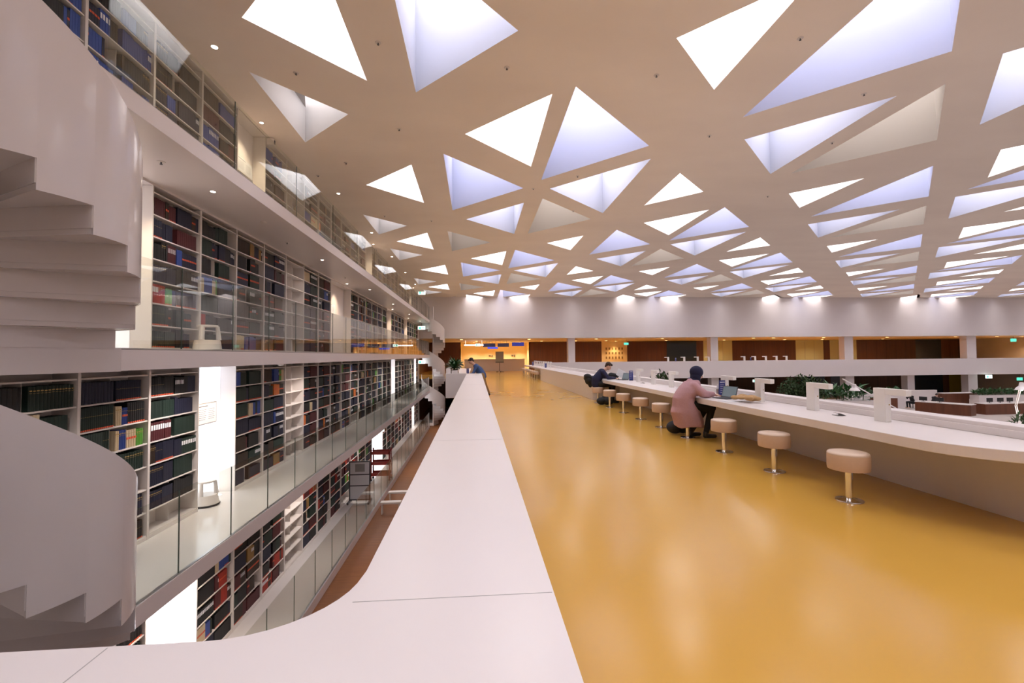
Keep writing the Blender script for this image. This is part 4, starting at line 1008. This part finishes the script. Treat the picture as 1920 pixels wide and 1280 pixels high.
def seated(x, y, z, lb, rz=0):
    P = thing('person', lb, 'person', (x, y, z), rz)
    b = MB(); g, Rm = head(b, (.35, 0, 1.22), (.85, 0, -.5), (.4, 0, .9)); b.cap((.22, 0, 1.05), (.31, 0, 1.15), .055, .055); b.cap((0, 0, .6), (.18, 0, .98), .13, .12); b.cap((.16, -.15, 1), (.16, .15, 1), .06, .06)
    for s_ in (-1, 1):
        b.cap((0, s_*.09, .52), (.42, s_*.12, .52), .08, .06); b.cap((.42, s_*.12, .52), (.4, s_*.12, .08), .05, .04); b.cap((.4, s_*.12, .05), (.56, s_*.12, .04), .04, .035); b.cap((.18, s_*.19, .98), (.26, s_*.25, .80), .05, .04); b.cap((.26, s_*.25, .80), (.5, s_*.15, 1.02), .036, .026); hand(b, (.5, s_*.15, 1.03), (1, 0, 0), (0, 0, 1), -s_)
    rem(b.build('body', M['skin'], P), .012, 3)
    c = MB(); c.cap((0, 0, .58), (.17, 0, .98), .16, .14); c.cap((.15, -.16, 1), (.15, .16, 1), .08, .08)
    for s_ in (-1, 1): c.cap((.18, s_*.19, .98), (.26, s_*.25, .81), .07, .055); c.cap((.26, s_*.25, .81), (.46, s_*.16, 1.0), .05, .04)
    rem(c.build('jacket', M['black'], P), .016, 3)
    t_ = MB(); [t_.cap((0, s_*.09, .52), (.43, s_*.12, .52), .1, .075) and t_.cap((.43, s_*.12, .52), (.4, s_*.12, .1), .07, .055) for s_ in (-1, 1)]; rem(t_.build('trousers', M['black'], P), .016, 2)
    h = MB(); h.ell(g(-.025, 0, .045), (.097, .083, .092), Rm, 16, 12); h.ell(g(-.07, 0, -.01), (.04, .065, .06), Rm, 12, 8); rem(h.build('hair', M['hairb'], P), .012, 2)
    # the seat
    t2 = thing('low_chair', 'black low chair under the person %s' % ('above the red carpet' if x > 37.8 else 'behind the slanting desk'), 'chair', (x, y, z), rz)
    MB().box(-.22, .2, -.22, .22, .38, .44).build('seat', M['blackp'], t2); MB().tube([(0, 0, .03), (0, 0, .38)], .03).build('pedestal', M['dkgrey'], t2); s = MB(); s.lathe([(.22, 0), (.2, .03)], n=16); s.build('base_plate', M['dkgrey'], t2)
seated(38.0, 35.6, ZR, 'person in dark clothes bent forward just behind the red carpet', 0)
seated(37.4, 36.8, ZR, 'person with dark hair behind the long slanting desk', math.pi)
# terrace with planters just beyond the parapet, task lamps, greenery
tt = MB(); tt.box(5.5, 9.4, 4.6, 8.2, .02, .30); tt.box(5.5, 9.4, 4.6, 4.72, .3, .42)
tag(tt.build('terrace_block', M['white']), 'white low terrace block just beyond the right parapet', 'terrace', kind='structure')
struct('trim_13', MB().box(5.6, 9.3, 4.8, 8.1, ZR, .02), M['white'], 'white pier carrying the low terrace block', 'pier')
def plant(name, x, y, z, lb, n, R0, hz, ln, wd, m='leaf', seed=1, pot=True, pw=.3, ph=.3):
    t = thing(name, lb, 'plant', (x, y, z)); r_ = random.Random(seed)
    if pot:
        s = MB(); s.box(-R0[0]-.08, R0[0]+.08, -R0[1]-.08, R0[1]+.08, 0, ph); s.build('trough', M['white'], t)
    s = MB(); leaves(s, n, R0, hz, ln, wd, r_, .4, (0, 0, ph)); s.build('foliage', M[m], t)
    s = MB()
    for k_ in range(6):
        a, b_ = r_.uniform(-R0[0], R0[0])*.7, r_.uniform(-R0[1], R0[1])*.7; s.tube([(a, b_, ph*.8), (a*1.1, b_*1.1, ph+hz*.8)], .012, 5)
    s.build('stem', M['leaf2'], t)
plant('potted_shrub', 8.35, 6.35, .30, 'dull green shrub beside the lit white task lamp at the right edge', 170, (.16, .16), .14, .13, .03, 'leaf2', 3, True, ph=.10)
def tree(x, y, z, lb, R_t, H, seed):
    t = thing('indoor_tree', lb, 'tree', (x, y, z)); r_ = random.Random(seed)
    s = MB(); s.tube([(0, 0, 0), (.05, .03, H*.5), (0, .05, H*.8)], [.09, .07, .04], 8)
    for k_ in range(8):
        a = r_.uniform(0, 6.28); s.tube([(.03, .03, H*.45), (R_t*.6*math.cos(a), R_t*.6*math.sin(a), H*.85)], [.04, .015], 6)
    s.build('trunk', M['hair'], t)
    s = MB()
    for _ in range(2600):
        v = Vector((r_.gauss(0, 1), r_.gauss(0, 1), r_.gauss(0, 1))).normalized()*r_.uniform(.3, 1)
        leaves(s, 1, (0, 0), 0, .24, .10, r_, .5, (v.x*R_t, v.y*R_t, H*.68+v.z*H*.33), -.5)
    s.build('foliage', M['leaf2'], t)
    s = MB(); s.lathe([(.45, -.0), (.5, .5)], n=16); s.build('pot', M['white'], t)
tree(20.9, 28.0, ZR, 'tall dark green indoor tree seen between two hook lamps below the far balcony', 1.5, 3.35, 1)
tree(9.9, 24.0, ZR, 'dark green indoor tree top rising beside the farther hook lamps', .8, 3.85, 2)
for i, (x, y, z, w_, dd, lb) in enumerate(((45.4, 36.6, -2.55, 2.4, .3, 'long hedge of green plants left of the lit task lamp'), (36.0, 37.2, -2.35, .6, .3, 'small green plant patch just right of the nearest hook'), (12.2, 14.2, -.35, .6, .3, 'green foliage patch under the hook of the second nearest lamp'))):
    plant('planter_hedge', x, y, z, lb, int(170*w_), (w_, dd), .35, .42, .11, 'leaf', 20+i, True, ph=.35)
    tag(MB().box(x-w_-.1, x+w_+.1, y-dd-.1, y+dd+.1, ZR, z).build('planter_plinth', M['white']), 'white plinth carrying the %s' % lb.replace('green ', ''), 'plinth')
def tasklamp(x, y, z, head_v, elbow, lb, lit=False):
    t = thing('task_lamp', lb, 'lamp', (x, y, z))
    s = MB(); s.lathe([(.08, 0), (.08, .02), (.02, .03)], n=20); s.build('base', M['steel_white'], t)
    for off in (-.012, .012): MB().tube([(0, off, .03), (elbow[0], elbow[1]+off, elbow[2])], .006, 6).tube([(elbow[0], elbow[1]+off, elbow[2]), (head_v[0], head_v[1]+off, head_v[2]+.10)], .006, 6).build('arm', M['steel_white'], t)
    s = MB(); s.lathe([(.022, .12), (.03, .10), (.034, .065), (.062, .04), (.088, -.0)], n=24, cap=False); s.v = [(a+head_v[0], b_+head_v[1], c_+head_v[2]) for a, b_, c_ in s.v]; smooth_by_angle(s.build('lamp_shade', M['steel_white'], t), 60)
    s = MB(); s.ell((head_v[0], head_v[1], head_v[2]+.03), (.035, .035, .04)); s.build('bulb', M['lampn'] if lit else M['paper'], t)
    if lit: spot(t, (head_v[0], head_v[1], head_v[2]-.02), 6, (1, .95, .9), 120)
tasklamp(8.75, 6.78, .30, (-.02, -.05, .63), (.08, .12, .36), 'white task lamp with lit bell shade at the right edge of the view', True)
tasklamp(8.05, 7.9, .30, (-1.07, .1, .55), (-1.3, .1, .77), 'white jointed task lamp reaching left behind the second nearest hook lamp')
